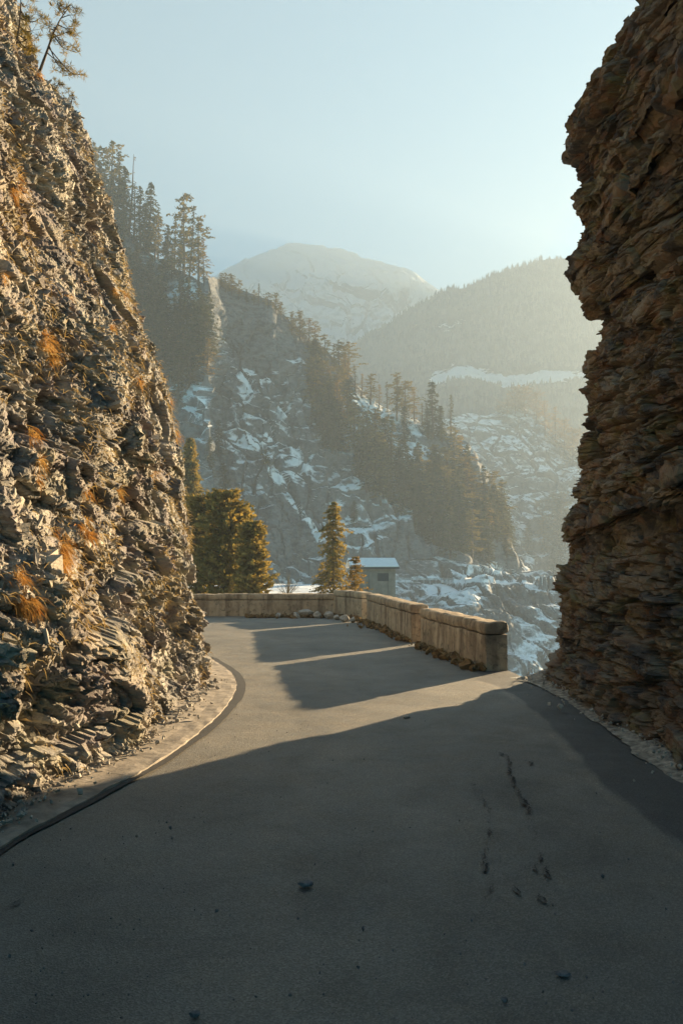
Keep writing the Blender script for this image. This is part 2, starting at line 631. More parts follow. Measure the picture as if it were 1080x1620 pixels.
def flakes(C, N, tone, bed_normal, jitter, size, vert_mix, chunk=0.2):
    n = len(C)
    bn = np.tile(np.asarray(bed_normal, float), (n, 1)) + rng.normal(0, jitter, (n, 3))
    vm = vert_mix(C)
    vm = (rng.random(n) < vm)[:, None]
    bn = unit(np.where(vm, N * 0.9 + rng.normal(0, 0.45, (n, 3)), bn))
    out = unit(N + np.where(vm, np.array([[0, 0, -1.1]]), np.array([[0, 0, 0.05]])) + rng.normal(0, 0.35, (n, 3)))
    a = unit(out - bn * np.sum(out * bn, 1, keepdims=True))
    b = np.cross(bn, a)
    sz = size * np.exp(rng.normal(0, 0.55, n))
    l = sz * rng.uniform(0.6, 1.4, n)
    wd = sz * rng.uniform(0.4, 1.3, n)
    th = sz * rng.uniform(0.5, 1.5, n) * chunk
    C = C + N * (l * rng.uniform(-0.75, 0.05, n))[:, None]
    V = []
    for k in range(8):
        i, j, h = (k & 1) * 2 - 1, (k >> 1 & 1) * 2 - 1, (k >> 2 & 1) * 2 - 1
        tap = np.where(i > 0, rng.uniform(0.1, 0.75, n), 1.0)
        V.append(C + a * (i * l * rng.uniform(0.75, 1.1, n))[:, None] + b * (j * wd * tap)[:, None] + bn * (h * th * tap * rng.uniform(0.6, 1.1, n))[:, None])
    V = np.stack(V, 1).reshape(-1, 3)
    f = np.array([[0, 2, 3, 1], [4, 5, 7, 6], [0, 1, 5, 4], [2, 6, 7, 3], [0, 4, 6, 2], [1, 3, 7, 5]])
    F = (np.arange(n)[:, None, None] * 8 + f[None]).reshape(-1, 4)
    t = np.repeat(np.clip(tone * 0.5 + rng.random(n) * 0.6, 0, 1), 8)
    return V, F, t


def profile(pix, Y, x0):
    pix = np.array(pix, float)
    P = at(pix[:, 0], pix[:, 1], np.full(len(pix), Y))
    o = np.argsort(P[:, 2])
    zs, xs = P[o, 2], P[o, 0] - x0
    zs = np.concatenate([[-5], zs, [zs[-1] + 3.5]])
    xs = np.concatenate([[xs[0]], xs, [xs[-1] + (xs[-1] - xs[-4]) / max(zs[-2] - zs[-5], 0.1) * 3.5]])
    return lambda z: np.interp(z, zs, xs)


LEFT_PIX = [(320, 1092), (318, 1040), (316, 980), (311, 900), (303, 830), (298, 770), (284, 690), (262, 620), (247, 565), (228, 510),
            (212, 455), (198, 400), (186, 370), (172, 320), (152, 265), (143, 215), (112, 165), (86, 135), (62, 112), (47, 82), (30, 40), (18, 0)]
left_path = [(-2.6, -7), (-2.45, 0), (-2.35, 3.5), (-2.18, 5.2), (-1.98, 6.6), (-1.86, 8.2), (-1.83, 9.6), (-1.88, 10.6), (-2.15, 11.6), (-2.9, 12.8), (-4.4, 14.3), (-7, 15.6), (-13, 17)]
lean_l0 = profile(LEFT_PIX, 10.6, -1.86)
lean_l = lambda z: lean_l0(z) - 0.10 * np.clip(z / 2, 0, 1)
LV_LEFT = [(0.9, 0.5, 0.09, 0.20, 0.025), (0.34, 0.15, 0.05, 0.40, 0.018), (0.13, 0.065, 0.024, 0.7, 0.010), (0.055, 0.036, 0.013, 0.8, 0.005)]
vmix_l = lambda C: np.clip(0.6 - 0.10 * C[:, 2] + 0.5 * perlin(C * 0.7, 5), 0.1, 0.85)
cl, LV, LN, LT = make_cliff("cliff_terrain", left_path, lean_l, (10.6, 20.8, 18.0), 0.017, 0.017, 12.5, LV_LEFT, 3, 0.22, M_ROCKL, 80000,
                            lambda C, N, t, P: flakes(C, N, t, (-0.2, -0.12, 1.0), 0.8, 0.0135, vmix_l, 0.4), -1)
tag(cl, "sunlit ragged shale cliff leaning back on the inside of the bend", "cliff", kind="structure")

RIGHT_PIX = [(874, 1082), (876, 1040), (878, 990), (876, 940), (882, 910), (893, 870), (902, 858), (893, 845), (887, 832), (900, 815), (914, 795), (908, 770),
             (916, 750), (911, 720), (914, 690), (919, 655), (917, 640), (926, 615), (930, 590), (924, 575), (936, 555), (940, 525), (946, 505), (932, 485), (922, 462), (914, 440), (897, 425),
             (905, 402), (921, 385), (922, 345), (904, 335), (907, 307), (916, 302), (912, 285), (900, 262), (899, 210), (908, 194), (930, 190), (943, 165), (940, 130), (955, 110), (966, 88),
             (986, 68), (1000, 30), (1012, 0)]
right_path = [(3.25, -7), (3.0, 0), (2.9, 4), (2.86, 6.5), (2.92, 8.2), (2.95, 9.6), (2.98, 10.7), (3.12, 11.35), (3.6, 12.0), (4.6, 12.8), (7, 14), (11, 15)]
lean_r0 = profile(RIGHT_PIX, 11.0, 2.98)
lean_r = lambda z: lean_r0(z) + 0.07 * np.clip(z / 2, 0, 1)
LV_RIGHT = [(1.6, 0.46, 0.12, 0.06, 0.08), (0.7, 0.15, 0.06, 0.10, 0.05), (0.28, 0.06, 0.030, 0.16, 0.022), (0.11, 0.03, 0.012, 0.3, 0.008)]
vmix_r = lambda C: np.clip(0.05 + 0.2 * perlin(C * 0.7, 8) - 0.03 * C[:, 2], 0.03, 0.5)
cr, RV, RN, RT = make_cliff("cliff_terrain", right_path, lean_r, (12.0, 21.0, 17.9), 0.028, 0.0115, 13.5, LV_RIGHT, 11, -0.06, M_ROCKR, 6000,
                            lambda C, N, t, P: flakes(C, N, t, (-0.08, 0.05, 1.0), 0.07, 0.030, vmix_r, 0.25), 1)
tag(cr, "dark shaded overhanging cliff of flat shale beds at the right of the road", "cliff", kind="structure")

# ------------------------------------------------------------------ road, verges, cracks
kerb_px = [(-330, 1620), (0, 1350), (100, 1292), (250, 1210), (318, 1160), (352, 1128), (370, 1100), (374, 1086), (366, 1068), (345, 1052), (318, 1040)]
kerb = on_ground([p[0] for p in kerb_px], [p[1] for p in kerb_px])[:, :2]
kerb = np.vstack([[-2.6, -7], [-2.4, -2], kerb, [-3.6, 14.6], [-6, 15.9], [-13, 17.2]])
kq, ks, kfn = interp_curve(kerb, 0)
wall_in_px = [(768, 1062), (668, 1022), (577, 981), (545, 975), (520, 974), (317, 975)]
WI = on_ground([p[0] for p in wall_in_px], [p[1] for p in wall_in_px])[:, :2]
print("WALL PTS", WI.round(2).tolist(), "KERB", kerb.round(2).tolist())
redge_px = [(1080, 1238), (1000, 1180), (930, 1130), (880, 1098), (840, 1080), (806, 1072)]
RE = on_ground([p[0] for p in redge_px], [p[1] for p in redge_px])[:, :2]
print("REDGE", RE.round(2).tolist())
redge = np.vstack([[2.9, -7], [2.75, 0], RE, WI[0] + [0.38, -0.1], WI[1] + [0.2, 0], WI[2] + [0.2, 0.1], WI[4] + [0.1, 0.3], WI[5] + [-0.5, 0.3], [-13, WI[5][1] + 0.5]])
rq, rs, rfn = interp_curve(redge, 0)
nr, nc = 420, 150
def near_s(Q_, s_, p):
    return s_[np.argmin(np.hypot(Q_[:, 0] - p[0], Q_[:, 1] - p[1]))]


pairs = [((-2.6, -7), (2.9, -7)), ((-2.4, -2), (2.8, -2)), (kerb[3], RE[0]), (kerb[5], RE[1] * 0.5 + RE[2] * 0.5), (kerb[7], RE[4]), (kerb[9], RE[5]), (kerb[10], WI[0] + [0.38, -0.1]), (kerb[11], WI[1]),
         (kerb[12], WI[2]), ((-3.6, 14.6), WI[2] * 0.4 + WI[4] * 0.6), ((-6, 15.9), WI[4]), ((-9.5, 16.6), WI[5]), ((-13, 17.2), (-13, WI[5][1] + 0.5))]
ta = np.maximum.accumulate([near_s(kq, ks, a) for a, _ in pairs])
tb = np.maximum.accumulate([near_s(rq, rs, b_) for _, b_ in pairs])
tt = np.linspace(0, len(pairs) - 1, nr)
A = kfn(np.interp(tt, np.arange(len(pairs)), ta))
B = rfn(np.interp(tt, np.arange(len(pairs)), tb))
f = np.linspace(0, 1, nc)
G = np.zeros((nr, nc, 3))
G[..., :2] = A[:, None] * (1 - f)[None, :, None] + B[:, None] * f[None, :, None]
gp = G.reshape(-1, 3)
G[..., 2] = (0.012 * perlin(gp * 0.7, 4) + 0.004 * perlin(gp * 2.3, 6)).reshape(nr, nc)
px_, py_, _ = project(gp)
dust = 0.35 * np.exp(-((f[None, :] - 0.0) / 0.10) ** 2) + 0.5 * np.exp(-((f[None, :] - 1.0) / 0.05) ** 2) + 0.30 * np.exp(-((f[None, :] - 0.36) / 0.05) ** 2) + 0.22 * np.exp(-((f[None, :] - 0.80) / 0.04) ** 2)
dust = np.repeat(dust, nr, 0) * np.clip(0.8 + 0.9 * perlin(gp * 0.8, 9).reshape(nr, nc), 0, 1.6)
edge_n = 0.86 + 0.012 * perlin(gp * 2.2, 19).reshape(nr, nc)
newer = sstep(0, 0.012, f[None, :] - edge_n) * (1 - sstep(11.5, 14, G[..., 1]))
dust = dust * (1 - newer) + 0.8 * np.exp(-((f[None, :] - edge_n + 0.012) / 0.010) ** 2) * (1 - sstep(11.5, 14, G[..., 1])) * (perlin(gp * 1.7, 29).reshape(nr, nc) > 0.1)
road = mesh("road", gp * 0 + G.reshape(-1, 3), grid_faces(nr, nc), M_ASPH, attrs={"dust": dust.ravel(), "newer": newer.ravel()}, smooth=True)
tag(road, "worn grey asphalt road bending left between the two cliffs", "road", kind="structure")

# concrete apron between asphalt and left cliff
n = 700
q = np.linspace(0, ks[-1], n)
K = kfn(q)
tg = np.gradient(K, axis=0)
tg /= np.linalg.norm(tg, axis=1, keepdims=True)
nrm = np.stack([-tg[:, 1], tg[:, 0]], -1)                 # to the left of the travel direction
rows = []
offs = [(-0.005, -0.05), (0.0, 0.032), (0.06, 0.040), (0.2, 0.046), (0.4, 0.07), (0.6, 0.10), (0.85, 0.16), (1.3, 0.25)]
jit = 0.018 * perlin(np.stack([q * 2.3, q * 0, q * 0 + 3], -1), 12) + 0.012 * perlin(np.stack([q * 7.3, q * 0, q * 0 + 8], -1), 13)
for j, (o_, z_) in enumerate(offs):
    r_ = np.zeros((n, 3))
    r_[:, :2] = K + nrm * (o_ + (jit if j < 3 else 0))[:, None] if j < 3 else K + nrm * o_
    r_[:, 2] = z_ + (0.012 + 0.02 * (j > 4)) * perlin(np.stack([r_[:, 0] * 3, r_[:, 1] * 3, q * 0 + j], -1), 14)
    rows.append(r_)
G = np.stack(rows)
ap = mesh("kerb", G.reshape(-1, 3), grid_faces(*G.shape[:2]), M_CONC, smooth=False)
tag(ap, "pale concrete kerb apron along the foot of the sunlit cliff", "kerb", kind="structure")
# dark strip along the edge of the apron, wider towards the bend
rows = []
for o_, z_ in ((-0.13, 0.006), (-0.05, 0.010), (0.012, 0.012)):
    r_ = np.zeros((n, 3))
    ww = np.clip((q - ks[-1] * 0.30) / 8, 0.25, 1)
    r_[:, :2] = K + nrm * (o_ * ww + (jit if o_ > 0 else jit * 0.5 + 0.03 * perlin(np.stack([q * 1.1, q * 0 + 5, q * 0], -1), 3)))[:, None]
    r_[:, 2] = z_ + 0.008
    rows.append(r_)
G = np.stack(rows)
o = mesh("road_seam_marking", G.reshape(-1, 3), grid_faces(*G.shape[:2]), M_SEAM, parent=road)

# gravel verge under the right cliff
q2 = np.linspace(0, np.interp(0, [0], [0]) + rs[np.argmin(np.abs(rq[:, 1] - (RE[-1][1] - 0.2)) + 9 * (rq[:, 0] < 1.5))], 420)
K2 = rfn(q2)
tg = np.gradient(K2, axis=0)
tg /= np.linalg.norm(tg, axis=1, keepdims=True)
nr2 = np.stack([tg[:, 1], -tg[:, 0]], -1)
fr = np.linspace(0, 1, 22)
G = np.zeros((22, 420, 3))
j2 = 0.07 * perlin(np.stack([q2 * 1.9, q2 * 0, q2 * 0], -1), 31) + 0.03 * perlin(np.stack([q2 * 7, q2 * 0, q2 * 0], -1), 32)
for i, f_ in enumerate(fr):
    G[i, :, :2] = K2 + nr2 * (-0.05 + 0.95 * f_ + j2 * (1 - f_))[:, None]
    G[i, :, 2] = 0.012 + 0.16 * f_
gp = G.reshape(-1, 3)
gp[:, 2] += (0.025 * perlin(gp * 4, 33) + 0.014 * perlin(gp * 11, 34) + 0.012 * perlin(gp * 25, 35)) * np.repeat(np.clip(fr * 6, 0.1, 1), 420)
o = mesh("verge_path", gp, grid_faces(22, 420), M_VERGE)
tag(o, "strip of pale gravel between the asphalt and the dark cliff", "verge", kind="structure")


def crack(px, width, seed, lip=True):
    """an open crack: a ragged dark strip with a worn lighter lip"""
    P = on_ground([p[0] for p in px], [p[1] for p in px])
    Q_, s_, fn_ = interp_curve(P[:, :2], 0)
    m_ = max(12, int(s_[-1] / 0.006))
    qq = np.linspace(0, s_[-1], m_)
    C = fn_(qq)
    t_ = np.gradient(C, axis=0)
    t_ /= np.linalg.norm(t_, axis=1, keepdims=True) + 1e-9
    nn_ = np.stack([-t_[:, 1], t_[:, 0]], -1)
    wob = 0.020 * perlin(np.stack([qq * 31, qq * 0 + seed, qq * 0 + 4], -1), seed + 8) + 0.014 * perlin(np.stack([qq * 70, qq * 0 + seed, qq * 0 + 2], -1), seed + 9) + 0.035 * perlin(np.stack([qq * 6, qq * 0 + seed, qq * 0], -1), seed) + 0.014 * perlin(np.stack([qq * 22, qq * 0 + seed, qq * 0], -1), seed + 1)
    wv = width * np.clip(0.08 + 1.7 * np.abs(perlin(np.stack([qq * 5, qq * 0, qq * 0 + seed], -1), seed + 2)) + 0.5 * perlin(np.stack([qq * 17, qq * 0, qq * 0 + seed], -1), seed + 3), 0.03, 2)
    wv = wv * np.clip(np.minimum(qq, s_[-1] - qq) / 0.08, 0.05, 1)
    wv = wv * np.clip(1.5 * perlin(np.stack([qq * 9, qq * 0 + 7, qq * 0 + seed], -1), seed + 6) + 0.95, 0.0, 1.25)
    G_ = np.zeros((2, m_, 3))
    G_[0, :, :2] = C + nn_ * (wob - wv / 2)[:, None]
    G_[1, :, :2] = C + nn_ * (wob + wv / 2)[:, None]
    return G_, C, nn_, wob, wv


accd, accl = Acc(), Acc()
for i, (pp, wd_) in enumerate([
    ([(788, 1190), (803, 1203), (806, 1222), (812, 1240), (822, 1262), (836, 1280), (830, 1292)], 0.035),
    ([(768, 1345), (766, 1362), (768, 1380), (780, 1392), (800, 1404)], 0.028),
    ([(866, 1372), (868, 1388), (854, 1402)], 0.016), ([(840, 1410), (856, 1422), (872, 1440)], 0.018),
    ([(748, 1242), (756, 1252)], 0.03), ([(776, 1277), (790, 1277)], 0.03), ([(842, 1206), (838, 1216)], 0.03), ([(846, 1245), (860, 1244)], 0.035),
    ([(0, 1445), (32, 1430), (48, 1410)], 0.012), ([(744, 1452), (762, 1466)], 0.03), 
    ([(800, 1404), (812, 1412), (820, 1425)], 0.01), ([(836, 1280), (845, 1320), (850, 1360), (854, 1402)], 0.006), ([(756, 1252), (774, 1292), (770, 1345)], 0.006), ([(780, 1392), (770, 1430), (750, 1460)], 0.006), ([(806, 1222), (826, 1216), (838, 1218)], 0.008)]):
    G_, C, nn_, wob, wv = crack(pp, wd_ * 0.42 + 0.0015, 40 + i)
    G_[..., 2] = 0.022
    accd.add(G_.reshape(-1, 3), grid_faces(*G_.shape[:2]))
    L_ = G_.copy()
    ww = wv * 0.9 + 0.010 * (wv > 0.003)
    L_[0, :, :2] = C + nn_ * (wob - ww)[:, None]
    L_[1, :, :2] = C + nn_ * (wob + ww * 0.5)[:, None]
    L_[..., 2] = 0.017
    accl.add(L_.reshape(-1, 3), grid_faces(*L_.shape[:2]))
accl.build("crack_edge", M_FLAKE, road)
accd.build("crack_marking", M_CRACK, road)


# ------------------------------------------------------------------ stones
def stone_mesh(seed, sx, sy, sz, mat, name="stone"):
    n1, n2 = 10, 14
    th = np.linspace(0, np.pi, n1)
    ph = np.linspace(0, 2 * np.pi, n2, endpoint=False)
    D = np.stack([np.sin(th)[:, None] * np.cos(ph), np.sin(th)[:, None] * np.sin(ph), np.repeat(np.cos(th)[:, None], n2, 1)], -1).reshape(-1, 3)
    r_ = np.random.default_rng(seed)
    for _ in range(9):                                      # chop facets
        nrm_ = unit(r_.normal(size=3))
        c = r_.uniform(0.55, 0.9)
        dd = D @ nrm_
        D = D - np.clip(dd - c, 0, None)[:, None] * nrm_
    D = D * (1 + 0.10 * perlin(D * 2.2 + seed, seed))[:, None] * np.array([sx, sy, sz])
    D[:, 2] -= D[:, 2].min() + sz * 0.15
    i = np.arange(n1 * n2).reshape(n1, n2)
    F = np.stack([i[:-1], np.roll(i[:-1], -1, 1), np.roll(i[1:], -1, 1), i[1:]], -1).reshape(-1, 4)
    return mesh(name, D, F, mat)


def place_stone(px, py, w_px, label, mat, seed, grp=None, flat=0.55, zoff=0.0, turn=None):
    p = on_ground(px, py, zoff)
    sz = w_px / FPX * p[1] / 2
    o = stone_mesh(seed, sz, sz * 0.8, sz * flat, mat)
    o.location = (p[0], p[1], zoff)
    o.rotation_euler = (0, 0, turn if turn is not None else seed * 1.7)
    tag(o, label, "stone", grp)
    return o


place_stone(483, 1402, 26, "flat grey stone chip lying alone in the middle of the near road", M_GREYST, 1, None, 0.4, 0.005, 0.3)
place_stone(307, 1608, 20, "small dark stone on the road at the bottom edge of the photo", M_GREYST, 2, None, 0.5, 0.005)
place_stone(890, 1542, 24, "flat dark stone chip on the asphalt at the lower right", M_GREYST, 3, None, 0.3, 0.005, 0.1)
place_stone(797, 1585, 13, "tiny dark stone below and left of the flat chip at lower right", M_GREYST, 4, None, 0.6, 0.005)
place_stone(343, 1443, 10, "tiny pebble on the road left of the grey stone chip", M_GREYST, 5, None, 0.6, 0.005)
place_stone(643, 1136, 14, "small pale pebble on shaded road just beyond the nearer cracks", M_STONE, 6, None, 0.4, 0.005)
WST = [(520, 979, 17, "whitish stone against the wall, leftmost of the pale row at its corner"), (533, 981, 14, "small cream stone second from left in the row by the wall corner"),
       (545, 984, 17, "rounded sunlit white stone in the middle of the row by the wall"), (558, 985, 14, "small bright stone next to the round white one by the wall"),
       (484, 977, 26, "largest tan rock among the rubble under the far wall"), (468, 978, 18, "greenish tan rock left of the largest rubble rock under the far wall"),
       (503, 978, 16, "brown rubble rock right of the largest one under the far wall"), (440, 978, 13, "low brown stone farthest left in the rubble under the far wall")]
for i, (a, b_, c, l) in enumerate(WST):
    place_stone(a, b_, c, l, M_STONE, 20 + i, "stones along the parapet foot", 0.75, 0.0)

# ------------------------------------------------------------------ parapet wall segments
def wall_seg(name, p0, p1, th, hgt, label, seed, cop=0.19, cap_ends=(1, 1)):
    """p0,p1 inner base points (x,y); outer face lies to the right of p0->p1 reversed"""
    p0, p1 = np.array(p0, float), np.array(p1, float)
    d = p1 - p0
    L = np.linalg.norm(d)
    d /= L
    nO = np.array([d[1], -d[0]])                            # outward (away from the road)
    root = empty(name, (p0[0], p0[1], 0))

    def box(x0, x1, y0, y1, z0, z1, mat, nm, amp, rough_ends=True):
        nx = max(8, int((x1 - x0) / 0.05))
        ny, nz2 = 7, max(4, int((z1 - z0) / 0.05))
        faces_ = Acc()
        X = np.linspace(x0, x1, nx)
        Yl = np.linspace(y0, y1, ny)
        Z = np.linspace(z0, z1, nz2)

        def sheet(a, b2, fn2, flip):
            U_, V_ = np.meshgrid(a, b2)
            P_ = fn2(U_, V_).reshape(-1, 3)
            F_ = grid_faces(len(b2), len(a))
            faces_.add(P_, F_[:, ::-1] if flip else F_)
        sheet(X, Z, lambda u, v: np.stack([u, u * 0 + y0, v], -1), False)
        sheet(X, Z, lambda u, v: np.stack([u, u * 0 + y1, v], -1), True)
        sheet(X, Yl, lambda u, v: np.stack([u, v, u * 0 + z1], -1), False)
        sheet(X, Yl, lambda u, v: np.stack([u, v, u * 0 + z0], -1), True)
        sheet(Yl, Z, lambda u, v: np.stack([u * 0 + x0, u, v], -1), True)
        sheet(Yl, Z, lambda u, v: np.stack([u * 0 + x1, u, v], -1), False)
        V_, F_ = faces_.out()
        # worn arrises: pull corners in, wobble faces
        c = np.array([(x0 + x1) / 2, (y0 + y1) / 2, (z0 + z1) / 2])
        hx = np.array([(x1 - x0) / 2, (y1 - y0) / 2, (z1 - z0) / 2])
        rr = 0.055 if nm == "coping" else 0.03
        qv = V_ - c
        inner = np.clip(qv, -(hx - rr), hx - rr)
        e = qv - inner
        ln = np.linalg.norm(e, axis=1, keepdims=True)
        e = np.where(ln > 0, e / np.maximum(ln, 1e-9) * np.minimum(ln, rr), 0)
        V_ = c + inner + e
        P3 = V_ * 1.0
        V_ = V_ + amp * np.stack([perlin(P3 * 3 + 5, seed), perlin(P3 * 3, seed + 1), perlin(P3 * 2.2 + 9, seed + 2)], -1)
        V_ = V_ + amp * 0.6 * np.stack([perlin(P3 * 11 + 5, seed), perlin(P3 * 11, seed + 1), perlin(P3 * 9 + 9, seed + 2)], -1)
        W_ = np.zeros_like(V_)
        W_[:, :2] = V_[:, 0:1] * d + V_[:, 1:2] * nO
        W_[:, 2] = V_[:, 2]
        return mesh(nm, W_, F_, mat, root, smooth=True)
    box(0, L, 0.0, th, -0.25, hgt - cop, M_WALL, "wall_body", 0.018)
    box(-0.008, L + 0.008, -0.014, th + 0.014, hgt - cop + 0.003, hgt, M_WALL, "coping", 0.018)
    tag(root, label, "wall", "parapet wall segments")
    return root


# ------------------------------------------------------------------ parapet placement (photo pixels of the inner base line -> ground)
PXW = lambda a, b_: on_ground(a, b_)[:2]
wall_seg("parapet_wall", PXW(768, 1062), PXW(664, 1021), 0.36, 0.74, "nearest stone parapet wall block with a dark weathered end", 61)
wall_seg("parapet_wall", PXW(650, 1016), PXW(579, 983), 0.36, 0.78, "second parapet wall block, beyond the notch in the nearest one", 62)
wall_seg("parapet_wall", PXW(572, 981), PXW(527, 974), 0.36, 0.80, "short pale parapet wall block at the corner behind the white stones", 63)
wall_seg("parapet_wall", PXW(530, 974.2), PXW(300, 975), 0.36, 0.68, "long straight parapet wall along the far side of the bend", 64)


# ------------------------------------------------------------------ terrain beyond the parapet
def loft(name, cols, rows, ncol, nrows, mat, seed, amp, label, terr=(), fade=0.12, snowfn=None, blocks=None, kind="structure", cat="hill", back=True):
    """rows: list of (px list, py list, Y list) from the ridge down to the foot; returns object and grid"""
    px = np.linspace(cols[0], cols[1], ncol)
    C = []
    for (a, b_, c) in rows:
        C.append(at(px, np.interp(px, a, b_), np.interp(px, a, c)))
    C = np.stack(C)
    G = []
    for k in range(len(C) - 1):
        t = np.linspace(0, 1, nrows[k], endpoint=(k == len(C) - 2))
        G.append(C[k][None] * (1 - t)[:, None, None] + C[k + 1][None] * t[:, None, None])
    G = np.concatenate(G)
    nR = len(G)
    vv = np.linspace(0, 1, nR)
    N = grid_normals(G)
    N *= np.where(np.sum(N * (np.array([0, 0, EYE]) - G), -1, keepdims=True) > 0, 1, -1)
    P = G.reshape(-1, 3)
    sc = amp
    d = fbm(P / (sc * 7), seed, 5, 0.55) * sc
    d = d - sc * 0.9 * np.abs(perlin(P / (sc * 3.2) * np.array([1, 1, 0.5]), seed + 8))
    if blocks:
        su, sv, ba = blocks
        f1, e, cid, du, dv = voronoi((P[:, 0] + 0.4 * P[:, 1]) / su + perlin(P / su / 2, seed + 60), P[:, 2] / sv + 0.8 * perlin(P / sv / 3, seed + 61), seed + 62)
        d = d + ba * (hh(cid, 1) - 0.5) - ba * 0.5 * (1 - sstep(0, 0.2, e)) + ba * 0.8 * (hh(cid, 2) - 0.5) * du
        f1, e, cid, du, dv = voronoi((P[:, 0] + 0.4 * P[:, 1]) / su * 2.7, P[:, 2] / sv * 2.7, seed + 66)
        d = d + ba * 0.45 * (hh(cid, 1) - 0.5) + ba * 0.4 * (hh(cid, 2) - 0.5) * du
    wgt = np.clip(vv / fade, 0.3, 1)[:, None]
    P = (G + N * (d.reshape(nR, ncol) * wgt)[..., None]).reshape(-1, 3)
    for H, s_ in terr:
        zq = P[:, 2] / H + 0.9 * perlin(P / (H * 2.2), seed + 70)
        fl = np.floor(zq)
        fr_ = zq - fl
        znew = (fl + sstep(0.42, 1.0, fr_)) - zq
        P[:, 2] += H * znew * s_ * np.repeat(wgt[:, 0] if False else wgt.ravel(), ncol) * np.clip(0.6 + perlin(P / (H * 4), seed + 71), 0, 1)
    Gd = P.reshape(nR, ncol, 3)
    acc = Acc()
    acc.add(P, grid_faces(nR, ncol))
    if back:
        r0 = Gd[0]
        bk = []
        hgt = r0[:, 2] - r0[:, 2].min() + 40
        for k, (a, b_) in enumerate(((0, 0), (0.35, 0.12), (0.9, 0.5), (1.5, 1.0))):
            q_ = r0.copy()
            q_[:, 1] += a * hgt
            q_[:, 2] -= b_ * hgt
            bk.append(q_)
        bk = np.stack(bk)
        acc.add(bk.reshape(-1, 3), grid_faces(4, ncol)[:, ::-1])
    V, F = acc.out()
    sn = np.zeros(len(V))
    if snowfn is not None:
        x_, y_, _ = project(P)
        sn[:len(P)] = snowfn(x_, y_, P)
    o = mesh(name, V, F, mat, attrs={"snow": sn}, smooth=False)
    tag(o, label, cat, kind=kind)
    return o, Gd


def seg_dist(x, y, pts):
    d = np.full(x.shape, 1e9)
    for (a, b_), (c, e) in zip(pts[:-1], pts[1:]):
        vx, vy = c - a, e - b_
        t = np.clip(((x - a) * vx + (y - b_) * vy) / (vx * vx + vy * vy), 0, 1)
        d = np.minimum(d, np.hypot(x - a - t * vx, y - b_ - t * vy))
    return d


M_SPUR = terrain_material("gorge_rock", (0.105, 0.115, 0.125), (0.165, 0.175, 0.185), (0.085, 0.078, 0.06), 0.76, scale=1.6, soft=0.2)
M_SPUR2 = terrain_material("snowy_rock", (0.15, 0.145, 0.14), (0.22, 0.21, 0.195), (0.14, 0.12, 0.09), 0.66, scale=0.6, soft=0.22)
M_HILL = terrain_material("wooded_hill", (0.05, 0.05, 0.045), (0.075, 0.07, 0.06), (0.05, 0.045, 0.035), 0.96, scale=0.10)
M_MOUNT = terrain_material("mountain_rock", (0.13, 0.13, 0.135), (0.18, 0.18, 0.18), (0.12, 0.12, 0.12), 0.36, snow=(0.88, 0.90, 0.92), scale=0.06, soft=0.3)


def spur_snow(x, y, P):
    n1 = perlin(P / 6, 201) * 10
    s = -0.35 * sstep(180, 330, 330 + 0 * x) * 0
    add = np.zeros(x.shape)
    for pts, wd_, a in (
            ([(428, 742), (455, 780), (505, 852)], 7, 0.9), ([(395, 600), (392, 625)], 16, 0.8), ([(450, 645), (425, 690), (395, 700)], 14, 0.6),
            ([(470, 575), (440, 590)], 12, 0.6), ([(415, 605), (455, 598)], 5, 0.7), ([(480, 720), (465, 760), (520, 800)], 22, 0.45), ([(560, 640), (640, 690)], 28, 0.4),
            ([(300, 620), (360, 690)], 26, 0.42), ([(390, 660), (440, 700)], 30, 0.3), ([(560, 690), (640, 790)], 34, 0.3), ([(520, 820), (600, 860)], 30, 0.25), ([(260, 480), (300, 470)], 22, 0.45), ([(255, 520), (275, 515)], 12, 0.5), ([(640, 690), (660, 730)], 20, 0.4), ([(560, 780), (640, 820)], 30, 0.25),
            ([(690, 930), (760, 975), (740, 950)], 22, 0.25), ([(850, 990), (840, 1075)], 34, 0.22), ([(740, 905), (790, 900)], 9, 0.5), ([(620, 918), (860, 918)], 4, 0.7), ([(600, 905), (520, 830)], 26, 0.2)):
        dd = seg_dist(x + n1, y + n1 * 0.7, pts)
        add = np.maximum(add, a * (1 - sstep(wd_ * 0.5, wd_ * 1.3, dd)))
    # bare rock faces
    for pts, wd_, a in (([(370, 470), (440, 560)], 55, 0.5), ([(440, 850), (480, 800)], 50, 0.45), ([(340, 640), (350, 740)], 20, 0.35), ([(680, 830), (760, 850)], 50, 0.4),
                        ([(620, 860), (660, 900)], 35, 0.35), ([(700, 1000), (820, 950)], 22, 0.3)):
        dd = seg_dist(x + n1, y + n1, pts)
        add = add - a * (1 - sstep(wd_ * 0.5, wd_ * 1.2, dd))
    return add - 0.16 * sstep(925, 950, y)


sx = [-120, 60, 150, 250, 320, 328, 346, 362, 430, 460, 520, 560, 610, 700, 740, 775, 800, 815, 850, 900]
sY = np.array([165, 172, 176, 178, 168, 165, 196, 197, 198, 200, 203, 206, 208, 212, 214, 216, 218, 218, 218, 218], float)
spur_py = [
    ([60, 240, 322, 405, 446, 436, 440, 446, 474, 508, 560, 598, 636, 674, 694, 752, 800, 868, 905, 914], 1.0),
    ([220, 400, 470, 520, 545, 545, 548, 550, 575, 610, 650, 680, 700, 730, 745, 790, 840, 885, 909, 917], 0.93),
    ([400, 560, 620, 660, 690, 695, 700, 702, 720, 735, 755, 770, 785, 800, 810, 840, 870, 900, 912, 918], 0.86),
    ([905] * 9 + [905, 908, 910, 912, 914, 914, 915, 915, 916, 917, 919], 0.775),
    ([912] * 9 + [911, 913, 915, 917, 919, 919, 920, 920, 921, 922, 924], 0.75),
    ([1000] * 20, 0.66), ([1160] * 20, 0.54), ([1500] * 20, 0.44)]
